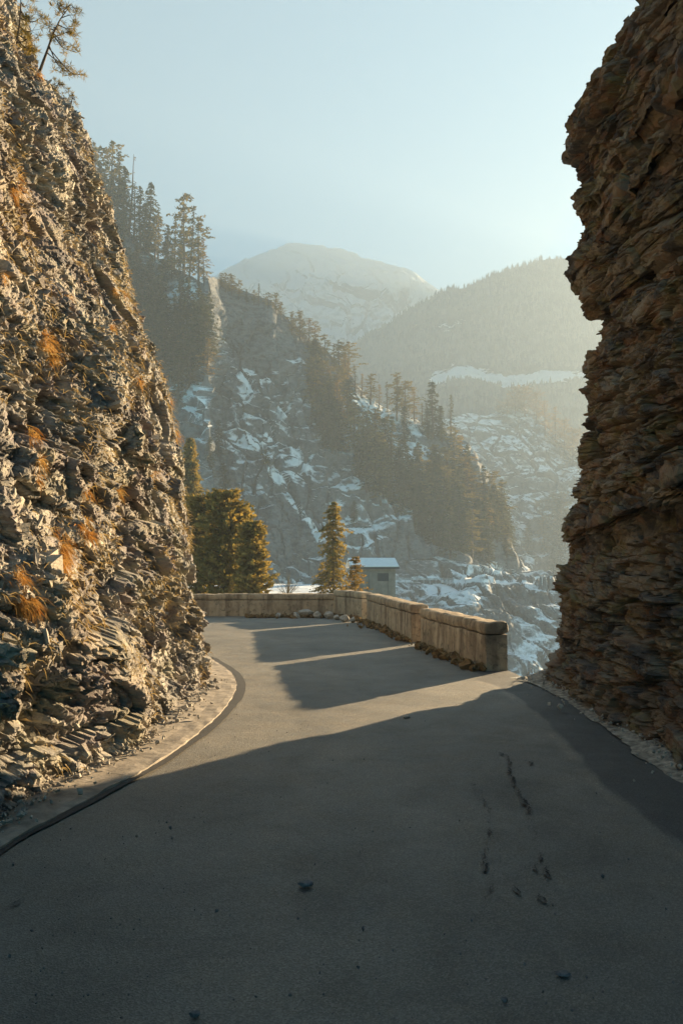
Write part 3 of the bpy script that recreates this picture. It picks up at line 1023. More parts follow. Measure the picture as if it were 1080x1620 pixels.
spur_rows = [(sx, b_, list(sY * k)) for b_, k in spur_py]
spur, SG = loft("mountain_slope", (-120, 900), spur_rows, 720, [90, 110, 130, 5, 70, 60, 30], M_SPUR, 21, 3.2,
                "steep snow-patched rock spur with trees across the gorge", terr=((14, 0.7), (4.5, 0.65)), blocks=(5, 8, 1.7), snowfn=spur_snow)

sx2 = [640, 700, 740, 770, 800, 850, 885, 930, 1000, 1100]
spur2_rows = [
    (sx2, [690, 662, 652, 656, 642, 652, 690, 720, 735, 760], [430, 430, 430, 430, 430, 430, 415, 400, 390, 380]),
    (sx2, [760, 735, 730, 728, 735, 745, 760, 770, 780, 800], [400, 395, 392, 390, 390, 388, 380, 370, 365, 360]),
    (sx2, [800, 772, 768, 766, 770, 775, 790, 795, 805, 820], [396, 391, 388, 386, 386, 383, 376, 366, 361, 356]),
    (sx2, [860, 845, 840, 838, 836, 835, 840, 845, 850, 860], [372, 368, 364, 362, 360, 358, 352, 346, 342, 338]),
    (sx2, [960] * 10, [335, 330, 326, 322, 320, 318, 314, 310, 308, 306]),
    (sx2, [1120] * 10, [270] * 10)]
spur2, SG2 = loft("mountain_slope", (640, 1040), spur2_rows, 300, [60, 30, 50, 60, 40], M_SPUR2, 33, 4.0,
                  "hazy snow-covered slope with rock bands behind the wooded spur", terr=((20, 0.5),), blocks=(12, 10, 3.5))

sx3 = [520, 560, 600, 650, 690, 715, 735, 780, 815, 850, 900, 955, 1012]
hill_rows = [
    (sx3, [585, 545, 518, 488, 464, 457, 455, 432, 424, 414, 408, 405, 430], [800] * 13),
    (sx3, [640, 620, 610, 600, 592, 586, 582, 596, 596, 592, 588, 586, 588], [640] * 13),
    (sx3, [660, 640, 632, 622, 612, 606, 604, 615, 616, 612, 608, 606, 608], [575] * 13),
    (sx3, [760, 740, 730, 720, 712, 706, 704, 705, 706, 705, 704, 704, 704], [520] * 13),
    (sx3, [1000] * 13, [470] * 13)]


def hill_snow(x, y, P):
    n1 = perlin(P / 25, 301) * 8
    a = 0.9 * (1 - sstep(6, 16, seg_dist(x + n1, y + n1 * 0.6, [(690, 600), (740, 588), (790, 600)])))
    a = np.maximum(a, 0.9 * (1 - sstep(5, 14, seg_dist(x + n1, y + n1 * 0.6, [(800, 606), (860, 596), (940, 592)]))))
    a = np.maximum(a, 0.7 * (1 - sstep(3, 9, seg_dist(x + n1, y + n1, [(700, 520), (730, 508)]))))
    a = np.maximum(a, 0.5 * (1 - sstep(2, 8, seg_dist(x + n1, y + n1, [(712, 560), (714, 580)]))))
    a = np.maximum(a, 0.35 * (1 - sstep(2, 8, seg_dist(x + n1, y + n1, [(652, 520), (668, 516)]))))
    return a - 0.35


hill_rows = [(a, list(np.where(np.array(a) > 955, np.maximum(b_, np.interp(a, [955, 1005], [405, 720])), b_)), [y * 1.06 for y in c]) for a, b_, c in hill_rows]
hill, HG = loft("hill", (520, 1012), hill_rows, 330, [110, 24, 40, 20], M_HILL, 44, 6.0, "dark wooded hill fading in haze behind the spur", snowfn=hill_snow)

sx4 = [200, 300, 345, 400, 440, 475, 540, 580, 620, 655, 690, 720, 800, 950]
mount_rows = [
    (sx4, [480, 455, 437, 407, 392, 386, 389, 401, 420, 428, 452, 463, 480, 500], [1300] * 14),
    (sx4, [520, 490, 475, 446, 440, 442, 440, 446, 447, 462, 480, 490, 505, 520], [1200] * 14),
    (sx4, [600, 570, 560, 520, 505, 500, 505, 515, 530, 520, 540, 550, 560, 580], [1160] * 14),
    (sx4, [640, 610, 600, 570, 555, 550, 555, 565, 570, 570, 580, 590, 600, 620], [1080] * 14),
    (sx4, [760] * 14, [950] * 14)]


def mount_snow(x, y, P):
    top = np.interp(x, sx4, mount_rows[0][1])
    a = 0.5 * (1 - sstep(20, 60, y - top))
    return a + 0.42 - 0.08 * sstep(50, 90, y - top)


mount_rows = [(a, b_, [y * 1.0 for y in c]) for a, b_, c in mount_rows]
mount, MG = loft("mountain", (200, 860), mount_rows, 460, [80, 80, 60, 40], M_MOUNT, 55, 20.0, "pale round snow mountain far off at the end of the valley", snowfn=mount_snow, blocks=(45, 60, 14), fade=0.2, cat="mountain")

# valley floor
xs = np.linspace(-630, 338, 60)
ys = np.linspace(-55, 1900, 80)
X, Y = np.meshgrid(xs, ys)
gp = np.stack([X, Y, X * 0], -1).reshape(-1, 3)
gp[:, 2] = -52 + 4 * perlin(gp / 60, 3)
gnd = mesh("ground", gp, grid_faces(80, 60), M_SPUR, attrs={"snow": np.zeros(len(gp))}, smooth=True)
tag(gnd, "valley floor deep below the road", "ground", kind="structure")

# road embankment dropping into the gorge
eq = np.linspace(0, rs[-1], 160)
E = rfn(eq)
tg = np.gradient(E, axis=0)
tg /= np.linalg.norm(tg, axis=1, keepdims=True)
nO = np.stack([tg[:, 1], -tg[:, 0]], -1)
rows = []
for o_, z_ in ((-0.4, -0.06), (0.12, -0.06), (0.22, -1.2), (0.5, -5), (1.5, -14), (5, -26), (18, -56)):
    r_ = np.zeros((160, 3))
    r_[:, :2] = E + nO * o_
    r_[:, 2] = z_
    r_ += (0.02 + 0.12 * max(0, min(6, -z_))) * np.stack([perlin(r_ * 0.6, 1), perlin(r_ * 0.6, 2), perlin(r_ * 0.6, 3) * (z_ < -0.3)], -1)
    rows.append(r_)
G = np.stack(rows)
o = mesh("embankment_terrain", G.reshape(-1, 3), grid_faces(*G.shape[:2]), M_SPUR, attrs={"snow": np.full(G.shape[0] * 160, -0.2)})
tag(o, "rough bank dropping away outside the parapet", "bank", kind="structure")

# snowy terrace beyond the far wall
X, Y = np.meshgrid(np.linspace(-60, 3.2, 120), np.linspace(24.6, 72, 90))
edge = -0.3 + 0.025 * (Y - 25)
gp = np.stack([X, Y, 0.05 * 0 * X], -1)
drop = np.clip(X - edge, 0, None)
gp[..., 2] = -0.12 - drop * 2.6 - np.clip(Y - 64, 0, None) * 0.25
gp = gp.reshape(-1, 3)
gp[:, 2] += 0.22 * perlin(gp * 0.25, 5) + 0.05 * perlin(gp * 1.1, 6)
M_TERR = terrain_material("snowy_meadow", (0.12, 0.10, 0.06), (0.17, 0.14, 0.08), (0.10, 0.08, 0.05), 0.9, scale=2.0)
o = mesh("terrace_ground", gp, grid_faces(90, 120), M_TERR, attrs={"snow": np.full(len(gp), 0.1)}, smooth=True)
tag(o, "snowy level ground beyond the far wall", "ground", kind="structure")


# ------------------------------------------------------------------ trees
def conifer_mesh(seed, h, rad, levels, per, clumps, leaf, bare=0.08, droop=0.35, power=0.85, ragged=0.35, lean=0.0, gaps=0.0, flat=0.5):
    r_ = np.random.default_rng(seed)
    C, A, B = [], [], []
    br = Acc()
    for i in range(levels):
        t = bare + (1 - bare) * (i + r_.uniform(-0.3, 0.3)) / levels
        t = min(max(t, bare), 0.995)
        z = t * h
        tt_ = (t - bare) / (1 - bare)
        rz = rad * (1 - tt_) ** power * (0.8 + ragged * r_.normal()) + 0.02 * h
        if tt_ < 0.12:
            rz *= 0.6 + 3 * tt_
        rz = abs(rz)
        for k in range(per):
            if r_.random() < gaps:
                continue
            az = r_.uniform(0, 2 * np.pi)
            ln = rz * r_.uniform(0.55, 1.12)
            if ln > rad * 0.25 and k % 2 == 0:
                e = np.array([np.cos(az) * ln * 0.85, np.sin(az) * ln * 0.85, z - droop * ln * 0.7])
                V_, F_ = tube([(0, 0, z), tuple(e)], [0.008 * h * 0.5, 0.002 * h * 0.5], 3)
                br.add(V_, F_)
            m_ = max(2, int(clumps * (0.4 + 0.8 * ln / rad)))
            l = ln * np.sqrt((np.arange(m_) + r_.random(m_)) / m_)
            c = np.stack([np.cos(az) * l, np.sin(az) * l, z - droop * l * l / max(ln, 1e-3) * 0.9], -1)
            c += r_.normal(0, leaf * 0.55, (m_, 3)) * np.array([1, 1, flat])
            a = np.stack([np.full(m_, np.cos(az)), np.full(m_, np.sin(az)), np.full(m_, -droop)], -1) + r_.normal(0, 0.55, (m_, 3))
            a = unit(a)
            b = unit(np.cross(a, r_.normal(size=(m_, 3)) + np.array([0, 0, 0.9])))
            s = leaf * r_.uniform(0.6, 1.35, m_)
            C.append(c)
            A.append(a * s[:, None])
            B.append(b * (s * r_.uniform(0.30, 0.6, m_))[:, None])
    C, A, B = np.concatenate(C), np.concatenate(A), np.concatenate(B)
    C[:, 0] += lean * C[:, 2]
    V, F = diamonds(C, A, B)
    zt = np.linspace(-0.04 * h, h * 0.98, 9)
    wob = 0.006 * h * np.sin(np.linspace(0, 5, 9) + seed)
    tv, tf = tube(np.stack([wob + lean * zt, wob * 0.6, zt], -1), np.linspace(0.017 * h, 0.002 * h, 9), 7)
    br.add(tv, tf)
    return (V, F), br.out()


def tree_proto(name, fol, bark, seed, **kw):
    (cv, cf), (tv, tf) = conifer_mesh(seed, **kw)
    root = empty(name)
    c = mesh("crown", cv, cf, fol, root)
    t = mesh("trunk", tv, tf, bark, root, smooth=True)
    return root, c, t


PROT = {}


def get_proto(key):
    if key in PROT:
        return PROT[key]
    kinds = {
        'spruce': ("spruce_tree", M_SPRUCE, dict(h=1, rad=0.17, levels=34, per=7, clumps=11, leaf=0.015, bare=0.05, droop=0.45)),
        'spruce2': ("spruce_tree", M_SPRUCE, dict(h=1, rad=0.21, levels=30, per=7, clumps=12, leaf=0.017, bare=0.04, droop=0.5)),
        'thin': ("spruce_tree", M_SPRUCE, dict(h=1, rad=0.11, levels=32, per=5, clumps=7, leaf=0.013, bare=0.14, droop=0.4, gaps=0.25)),
        'pine': ("pine_tree", M_PINE, dict(h=1, rad=0.19, levels=22, per=6, clumps=16, leaf=0.019, bare=0.20, droop=0.05, power=0.5, ragged=0.45, gaps=0.2, flat=0.7)),
        'pine2': ("pine_tree", M_PINE, dict(h=1, rad=0.23, levels=17, per=6, clumps=17, leaf=0.020, bare=0.22, droop=-0.05, power=0.42, ragged=0.5, gaps=0.25, flat=0.7)),
        'larch': ("larch_tree", M_LARCH, dict(h=1, rad=0.17, levels=26, per=6, clumps=10, leaf=0.014, bare=0.12, droop=0.2, ragged=0.45, gaps=0.15)),
        'bare': ("broadleaf_tree", M_TWIG, dict(h=1, rad=0.36, levels=18, per=7, clumps=14, leaf=0.022, bare=0.15, droop=-0.6, power=0.35, ragged=0.3, gaps=0.1, flat=1)),
        'snag': ("dead_tree", M_TWIG, dict(h=1, rad=0.05, levels=12, per=2, clumps=2, leaf=0.012, bare=0.4, droop=0.3, gaps=0.3)),
    }
    nm, fol, kw = kinds[key]
    ps = []
    for v in range(2):
        (cv, cf), (tv, tf) = conifer_mesh(100 + v * 7 + len(PROT) * 13, **kw)
        c = mesh("crown", cv, cf, fol, link=False)
        t = mesh("trunk", tv, tf, M_BARK, smooth=True, link=False)
        ps.append((nm, c, t))
    PROT[key] = ps
    return ps


def plant(key, loc, h, label, grp, wide=1.0):
    nm, c0, t0 = get_proto(key)[rng.integers(2)]
    r_ = empty(nm, tuple(loc))
    r_.rotation_euler = (rng.normal(0, 0.02), rng.normal(0, 0.02), rng.uniform(0, 6.28))
    r_.scale = (h * wide, h * wide, h)
    for src in (c0, t0):
        c = src.copy()
        COL.objects.link(c)
        c.parent = r_
    cat = {"spruce_tree": "spruce", "pine_tree": "pine", "larch_tree": "larch", "broadleaf_tree": "tree", "dead_tree": "dead tree"}[nm]
    tag(r_, label, cat, grp)
    return r_


SGf = SG.reshape(-1, 3)
SGx, SGy, _ = project(SGf)
SG2f = SG2.reshape(-1, 3)
S2x, S2y, _ = project(SG2f)


def root_on(px, py, which=1):
    x, y, f_ = (SGx, SGy, SGf) if which == 1 else (S2x, S2y, SG2f)
    i = np.argmin((x - px) ** 2 + (y - py) ** 2)
    return f_[i]


def ordn(i):
    w_ = ["first", "second", "third", "fourth", "fifth", "sixth", "seventh", "eighth", "ninth", "tenth", "eleventh", "twelfth"]
    if i < 12:
        return w_[i]
    k = i + 1
    return f"{k}{'th' if 10 < k % 100 < 14 else {1: 'st', 2: 'nd', 3: 'rd'}.get(k % 10, 'th')}"


DESC = {'spruce': "dark spruce", 'spruce2': "broad dark spruce", 'thin': "thin sparse spruce", 'pine': "tall open pine", 'pine2': "flat-crowned pine", 'larch': "golden larch", 'bare': "pale bare tree", 'snag': "dead spike of a tree"}


def region(spots, where, grp, which=1, wd=(1.25, 1.8)):
    """spots: (px, py of the foot, height in photo px, kind)"""
    spots = sorted(spots)
    for i, (px, py, hp, key) in enumerate(spots):
        p = root_on(px, py, which)
        h = hp / FPX * p[1]
        plant(key, p - np.array([0, 0, 0.02 * h]), h, f"{DESC[key]}, {ordn(i)} from the left {where}", grp, rng.uniform(*wd))


def fill(poly_rows, n, hp, kinds, seed):
    """random feet inside a band: poly_rows = [(px, py_top, py_bottom), ...]"""
    r_ = np.random.default_rng(seed)
    a = np.array(poly_rows, float)
    out = []
    for _ in range(n):
        px = r_.uniform(a[0, 0], a[-1, 0])
        y0, y1 = np.interp(px, a[:, 0], a[:, 1]), np.interp(px, a[:, 0], a[:, 2])
        out.append((px, r_.uniform(y0, y1), r_.uniform(*hp), kinds[r_.integers(len(kinds))]))
    return out


region([(150, 345, 130, 'pine'), (172, 350, 140, 'pine2'), (186, 352, 125, 'thin'), (204, 370, 138, 'snag'), (197, 365, 110, 'spruce'), (222, 385, 100, 'spruce'), (238, 395, 122, 'spruce2'), (212, 375, 92, 'thin'), (252, 410, 88, 'thin'), (266, 425, 75, 'spruce'),
        (158, 352, 100, 'spruce2'), (178, 360, 105, 'pine'), (194, 372, 95, 'spruce2'), (230, 400, 85, 'spruce2'), (245, 412, 80, 'pine'), (262, 430, 60, 'spruce2'), (272, 440, 60, 'spruce'), (165, 350, 90, 'spruce'), (140, 340, 110, 'spruce'), (120, 330, 110, 'spruce'), (180, 362, 80, 'spruce2')],
       "on the skyline above the left cliff", "trees on the skyline of the spur", wd=(1.05, 1.4))
region([(276, 425, 95, 'thin'), (291, 440, 148, 'pine'), (300, 445, 130, 'thin'), (313, 450, 118, 'pine'), (322, 452, 80, 'larch'), (284, 440, 80, 'spruce')],
       "in the tall clump beside the bright crag", "tall trees beside the bright crag", wd=(0.95, 1.2))
region(fill([(140, 400, 520), (200, 430, 560), (250, 495, 600), (330, 540, 580)], 70, (65, 100), ['spruce', 'spruce2', 'spruce'], 1),
       "in the dark wood behind the left cliff", "dark wood behind the left cliff")
region([(305, 560, 105, 'larch'), (318, 575, 100, 'spruce2'), (290, 590, 90, 'spruce'), (272, 600, 85, 'spruce'), (328, 600, 70, 'larch'), (300, 610, 90, 'spruce'), (280, 640, 90, 'spruce')],
       "at the foot of the bright crag", "trees below the bright crag")
region([(350, 456, 26, 'pine'), (357, 462, 34, 'pine2'), (366, 466, 36, 'pine'), (378, 474, 34, 'pine2'), (390, 478, 22, 'spruce2'), (402, 482, 26, 'pine2'), (410, 484, 38, 'thin'), (424, 488, 28, 'pine2'), (436, 496, 36, 'pine'), (445, 505, 30, 'pine2')],
       "on top of the grey crag", "small trees on the grey crag")
region([(462, 530, 40, 'pine'), (475, 540, 50, 'pine'), (488, 552, 52, 'larch'), (500, 560, 55, 'pine'), (514, 575, 50, 'pine2'), (528, 585, 42, 'thin'), (536, 600, 65, 'pine'), (550, 606, 70, 'pine2'), (545, 625, 70, 'larch'), (562, 620, 45, 'thin'), (572, 630, 42, 'larch'), (585, 640, 52, 'pine')],
       "along the crest right of the grey crag", "trees along the spur crest")
region([(612, 650, 50, 'thin'), (628, 665, 80, 'pine'), (640, 670, 72, 'pine2'), (655, 668, 60, 'larch'), (668, 675, 40, 'thin'), (684, 690, 90, 'spruce2'), (676, 695, 55, 'spruce'), (698, 700, 60, 'spruce'), (712, 690, 70, 'thin'), (640, 700, 60, 'spruce'), (600, 645, 40, 'larch')],
       "along the lower crest towards the gap", "trees along the lower crest")
region(fill([(490, 600, 700), (560, 640, 740)], 30, (50, 80), ['spruce', 'pine', 'larch', 'spruce2'], 2),
       "in the steep strip of wood down the spur", "strip of wood down the spur")
region(fill([(560, 700, 770), (640, 740, 830), (700, 760, 880), (760, 790, 895), (810, 860, 895)], 95, (50, 90), ['spruce', 'spruce2', 'spruce', 'pine'], 3),
       "in the dark wood on the lower spur", "dark wood on the lower spur")
region([(718, 760, 90, 'pine'), (728, 770, 85, 'larch'), (740, 800, 70, 'larch'), (756, 820, 60, 'larch'), (770, 838, 55, 'larch'), (785, 858, 50, 'pine'), (800, 880, 55, 'larch')],
       "down the sunny end of the spur", "trees down the sunny end of the spur")
region([(345, 720, 60, 'spruce'), (330, 760, 70, 'spruce'), (355, 790, 60, 'spruce'), (315, 790, 75, 'larch'), (560, 830, 40, 'spruce'), (600, 700, 45, 'spruce'), (610, 780, 40, 'spruce'), (420, 740, 30, 'pine')],
       "scattered over the snowy face", "lone trees on the snowy face")
region([(800, 660, 30, 'bare'), (815, 655, 45, 'bare'), (830, 660, 52, 'bare'), (848, 668, 50, 'bare'), (862, 690, 60, 'larch'), (878, 700, 60, 'larch'), (892, 720, 60, 'bare'), (790, 662, 22, 'bare'), (905, 735, 60, 'bare')],
       "on the hazy knoll at the right", "trees on the hazy knoll", 2)
region(fill([(770, 840, 930), (900, 840, 930)], 16, (40, 75), ['larch', 'bare', 'spruce', 'pine'], 5),
       "in the misty gap beside the dark cliff", "trees in the misty gap", 2)


def hero(name, fol, seed, px, py_foot, py_top, Y, label, cat, grp=None, **kw):
    p = at(px, py_foot, Y)
    h = (py_foot - py_top) / FPX * Y
    root, c, t = tree_proto(name, fol, M_BARK, seed, h=h, **{k: (v * h if k in ('rad', 'leaf') else v) for k, v in kw.items()})
    root.location = tuple(p)
    tag(root, label, cat, grp)
    return root


BUSHY = dict(levels=34, per=18, clumps=18, bare=0.0, droop=-0.25, power=0.24, ragged=0.16)
hero("larch_tree", M_GOLD, 401, 356, 948, 776, 36, "large bushy green-gold conifer right behind the left end of the far wall", "conifer", rad=0.34, leaf=0.024, **BUSHY)
hero("larch_tree", M_GOLD, 402, 398, 948, 826, 34, "smaller yellow conifer right of the large bushy one", "conifer", rad=0.30, leaf=0.030, **BUSHY)
hero("spruce_tree", M_GOLD, 403, 318, 948, 785, 38, "rounded conifer half hidden by the end of the left cliff", "conifer", rad=0.32, leaf=0.025, **BUSHY)
hero("larch_tree", M_GOLD, 407, 378, 948, 800, 37, "rounded conifer filling the gap between the large bushy and the yellow one", "conifer", rad=0.28, leaf=0.027, **BUSHY)
hero("larch_tree", M_GOLD, 408, 300, 800, 690, 60, "yellowish conifer peeping out high beside the edge of the left cliff", "conifer", rad=0.24, leaf=0.026, **{**BUSHY, "power": 0.7, "droop": 0.2})
hero("spruce_tree", M_GOLD, 404, 527, 945, 792, 42, "slim brownish conifer standing left of the hut", "conifer", rad=0.235, levels=36, per=12, clumps=14, leaf=0.018, bare=0.03, droop=0.35, power=0.55, ragged=0.25)
hero("larch_tree", M_LARCH, 405, 562, 946, 880, 40, "small tan conifer hiding the left corner of the hut", "conifer", rad=0.42, levels=18, per=9, clumps=10, leaf=0.04, bare=0.02, droop=0.1, power=0.45, ragged=0.25)
hero("spruce_tree", M_PINE, 406, 508, 944, 905, 41, "low dark bushy conifer at the foot of the slim one", "conifer", rad=0.4, levels=12, per=8, clumps=8, leaf=0.05, bare=0.02, droop=0.2, power=0.5)

# a leafless shrub beyond the wall
acc = Acc()
b0 = at(455, 944, 33)
for k in range(26):
    az, el = rng.uniform(0, 6.28), rng.uniform(0.6, 1.5)
    l = rng.uniform(0.4, 1.15)
    d = np.array([np.cos(az) * np.cos(el), np.sin(az) * np.cos(el), np.sin(el)])
    pts = [np.zeros(3), d * l * 0.5 + rng.normal(0, 0.03, 3), d * l + rng.normal(0, 0.08, 3)]
    acc.add(*tube(pts, [0.014, 0.009, 0.003], 4))
    for j in range(3):
        s0 = pts[1] * rng.uniform(0.7, 1.5)
        acc.add(*tube([s0, s0 + rng.normal(0, 0.14, 3) + d * 0.15], [0.006, 0.002], 3))
o = acc.build("bare_shrub", M_TWIG)
o.location = tuple(b0)
tag(o, "leafless twiggy shrub on the snow just over the far wall", "shrub")


# ------------------------------------------------------------------ sapling pines on the left cliff
def sapling(pix, Y, label, cat, seed, branches, tuft=0.10, r0=0.022):
    r_ = np.random.default_rng(seed)
    T = at([p[0] for p in pix], [p[1] for p in pix], np.full(len(pix), Y))
    base = T[0].copy()
    T = T - base
    root = empty("pine_sapling", tuple(base))
    w_ = Acc()
    Qc, sc_, fnc = interp_curve(T, 0)
    q_ = np.linspace(0, sc_[-1], 14)
    w_.add(*tube(fnc(q_), np.linspace(r0, 0.005, 14), 6))
    C, A, B = [], [], []

    def puff(c, k=26, s=tuft):
        d = unit(r_.normal(size=(k, 3)) + np.array([0.1, 0, 0.35]))
        l = s * r_.uniform(0.5, 1.0, k)
        C.append(c + d * (l * 0.5)[:, None])
        A.append(d * (l * 0.5)[:, None])
        B.append(unit(np.cross(d, r_.normal(size=(k, 3)))) * (0.035 * s))
    for (a, bx) in branches:
        P_ = at([p[0] for p in bx], [p[1] for p in bx], np.full(len(bx), Y) + r_.normal(0, 0.25) * np.linspace(0, 1, len(bx))) - base
        P_ = np.vstack([fnc(np.array([a * sc_[-1]])), P_])
        Qb, sb, fb = interp_curve(P_, 0)
        pts = fb(np.linspace(0, sb[-1], 9))
        w_.add(*tube(pts, np.linspace(0.009, 0.003, 9), 4))
        for f_ in (0.6, 0.8, 1.0):
            c = fb(np.array([f_ * sb[-1]]))[0]
            for _ in range(2):
                c2 = c + r_.normal(0, 0.055, 3)
                w_.add(*tube([c, c2], [0.003, 0.002], 3))
                puff(c2)
    puff(T[-1], 40)
    w_.build("trunk", M_BARK, root, True)
    mesh("needles", *diamonds(np.concatenate(C), np.concatenate(A), np.concatenate(B)), M_GOLD, root)
    tag(root, label, cat)
    return root


sapling([(60, 122), (68, 100), (76, 78), (84, 55), (95, 32), (108, 14)], 10.4, "crooked pine sapling leaning out over the top of the left cliff", "pine", 5,
        [(0.95, [(100, 18), (112, 8)]), (0.9, [(95, 15), (94, 20)]), (0.85, [(110, 24), (120, 24)]), (0.75, [(105, 45), (118, 45)]), (0.7, [(92, 48), (86, 42)]), (0.62, [(95, 62), (105, 66)]), (0.6, [(100, 75), (118, 82)]),
         (0.45, [(90, 100), (104, 112), (112, 120)]), (0.42, [(105, 108), (120, 119), (126, 118)]), (0.35, [(85, 92), (100, 103), (108, 110)]), (0.66, [(80, 46), (78, 52)]), (0.55, [(110, 50), (120, 55)])])
sapling([(14, 118), (22, 90), (28, 60), (32, 30), (34, -10)], 10.2, "bushy pine sapling at the top left corner of the sunlit cliff", "pine", 6,
        [(0.9, [(38, 10), (44, 8)]), (0.8, [(40, 28), (48, 32)]), (0.7, [(50, 35), (62, 30), (66, 22)]), (0.6, [(42, 50), (52, 48)]), (0.5, [(40, 62), (54, 66)]), (0.45, [(38, 74), (50, 76)]), (0.4, [(36, 66), (46, 60)]), (0.3, [(36, 82), (46, 80)]), (0.2, [(34, 90), (52, 92)])])
sapling([(88, 142), (92, 134), (94, 130)], 10.5, "tiny pine seedling on the cliff edge below the leaning sapling", "pine", 7, [(0.5, [(86, 134)]), (0.8, [(98, 134)])], 0.07, 0.008)
sapling([(112, 168), (114, 160), (115, 152)], 10.6, "tiny dark seedling lower down the cliff edge", "pine", 8, [(0.5, [(110, 162)]), (0.8, [(119, 158)])], 0.07, 0.008)


# ------------------------------------------------------------------ dry grass on the sunlit cliff, litter and debris
LX, LY, LD = project(LV)


def blades(C, N, length, spread, down, width=0.004):
    n = len(C)
    d = unit(N * 0.7 + np.array([0, 0, -down]) + rng.normal(0, spread, (n, 3)))
    l = length * rng.uniform(0.5, 1.3, n)
    tip = C + d * l[:, None] + np.array([0, 0, -1.0]) * (l * 0.35)[:, None]
    mid = C + d * (l * 0.5)[:, None]
    s = unit(np.cross(d, rng.normal(size=(n, 3)))) * width
    V = np.stack([C - s, C + s, mid + s * 0.8, tip, mid - s * 0.8], 1).reshape(-1, 3)
    return V, np.arange(n * 5).reshape(n, 5)


acc = Acc()
for (px, py, r_, n_) in [(75, 560, 22, 900), (60, 530, 15, 350), (180, 500, 22, 900), (185, 460, 14, 300), (95, 855, 32, 1100), (130, 835, 18, 500), (20, 935, 26, 900), (45, 960, 18, 300), (220, 600, 9, 200),
                         (262, 630, 10, 250), (45, 690, 16, 300), (175, 785, 14, 400), (58, 112, 10, 260), (20, 285, 22, 400), (8, 430, 14, 300), (232, 735, 10, 200), (130, 790, 14, 300), (278, 690, 12, 250), (150, 560, 10, 120), (60, 740, 14, 250), (100, 450, 20, 160)]:
    m_ = np.flatnonzero((np.hypot((LX - px) * 2.2, (LY - py) * 0.8) < r_) & (LD < 14))
    if len(m_):
        m_ = m_[perlin(LV[m_] * 6, 3) > 0.0] if len(m_) > 60 else m_
        for _ in range(max(2, n_ // 90)):
            j = rng.choice(m_)
            k_ = int(rng.uniform(25, 60))
            i = np.full(k_, j)
            acc.add(*blades(LV[i] + LN[i] * 0.01 + rng.normal(0, 0.018, (k_, 3)), LN[i], rng.uniform(0.07, 0.15), 0.5, rng.uniform(0.5, 1.2), 0.0017))
o = acc.build("dry_grass", M_GRASS)
tag(o, "tufts of orange dead grass hanging from the sunlit cliff", "grass", kind="stuff")
m_ = np.flatnonzero((LX > -10) & (LX < 330) & (LD < 14) & (perlin(LV * 1.1, 77) > 0.05))
i = rng.choice(m_, 9000)
o = mesh("straw_grass", *blades(LV[i] + LN[i] * 0.02, LN[i], 0.085, 0.6, 0.4, 0.003), M_STRAW)
tag(o, "thin straw-coloured stems and roots over the sunlit cliff", "grass", kind="stuff")


def scatter_rubble(name, C, size, mat, label, cat):
    n = len(C)
    sz = size * np.exp(rng.normal(0, 0.5, n))
    a = unit(rng.normal(size=(n, 3)))
    b = unit(np.cross(a, rng.normal(size=(n, 3))))
    c = np.cross(a, b)
    V = []
    for k in range(8):
        i, j, h = (k & 1) * 2 - 1, (k >> 1 & 1) * 2 - 1, (k >> 2 & 1) * 2 - 1
        V.append(C + a * (i * sz * rng.uniform(0.5, 1, n))[:, None] + b * (j * sz * rng.uniform(0.4, 0.8, n))[:, None] + c * (h * sz * rng.uniform(0.25, 0.6, n))[:, None])
    V = np.stack(V, 1).reshape(-1, 3)
    f = np.array([[0, 2, 3, 1], [4, 5, 7, 6], [0, 1, 5, 4], [2, 6, 7, 3], [0, 4, 6, 2], [1, 3, 7, 5]])
    F = (np.arange(n)[:, None, None] * 8 + f[None]).reshape(-1, 4)
    o = mesh(name, V, F, mat)
    tag(o, label, cat, kind="stuff")
    return o


# rubble at the foot of both cliffs
m_ = np.flatnonzero((LV[:, 2] < 0.12) & (LV[:, 2] > -0.1) & (LV[:, 1] > 3))
i = rng.choice(m_, 1500)
C = LV[i] + np.stack([np.abs(rng.normal(0, 0.10, 1500)), rng.normal(0, 0.1, 1500), rng.normal(0, 0.01, 1500)], -1)
C[:, 2] = 0.07 + 0.01 * rng.random(1500)
scatter_rubble("rubble", C, 0.010, M_STONE, "small fallen stones along the foot of the sunlit cliff", "rubble")
m_ = np.flatnonzero((RV[:, 2] < 0.15) & (RV[:, 2] > -0.1) & (RV[:, 1] > 3))
i = rng.choice(m_, 1600)
C = RV[i] - np.stack([np.abs(rng.normal(0, 0.16, 1600)), rng.normal(0, 0.1, 1600), 0 * rng.random(1600)], -1)
C = C[:350]
C[:, 2] = 0.06 + 0.02 * rng.random(len(C))
scatter_rubble("rubble", C, 0.011, M_STONE, "grey chips lying on the gravel under the dark cliff", "rubble")
# litter along the parapet foot
segs = [((768, 1063), (664, 1022), 420), ((650, 1017), (579, 984), 420), ((572, 982), (527, 976), 420), ((517, 977), (390, 977), 700)]
Cs = []
for a, b_, k in segs:
    A_, B_ = on_ground(*a), on_ground(*b_)
    t = rng.random(k)[:, None]
    dirv = unit((B_ - A_)[None])[0]
    inn = np.array([-dirv[1], dirv[0], 0])
    Cs.append(A_ + (B_ - A_) * t + inn * (np.abs(rng.normal(0, 0.13, k)) * (0.5 + np.abs(perlin(np.stack([t[:, 0] * 9, t[:, 0] * 0, t[:, 0] * 0 + a[0]], -1), 3)) * 2))[:, None])
C = np.concatenate(Cs)
C[:, 2] = 0.02 + 0.05 * rng.random(len(C))
scatter_rubble("leaf_litter", C, 0.03, M_LITTER, "brown leaf and soil litter heaped along the parapet foot", "litter")
i = rng.choice(len(C), 1500)
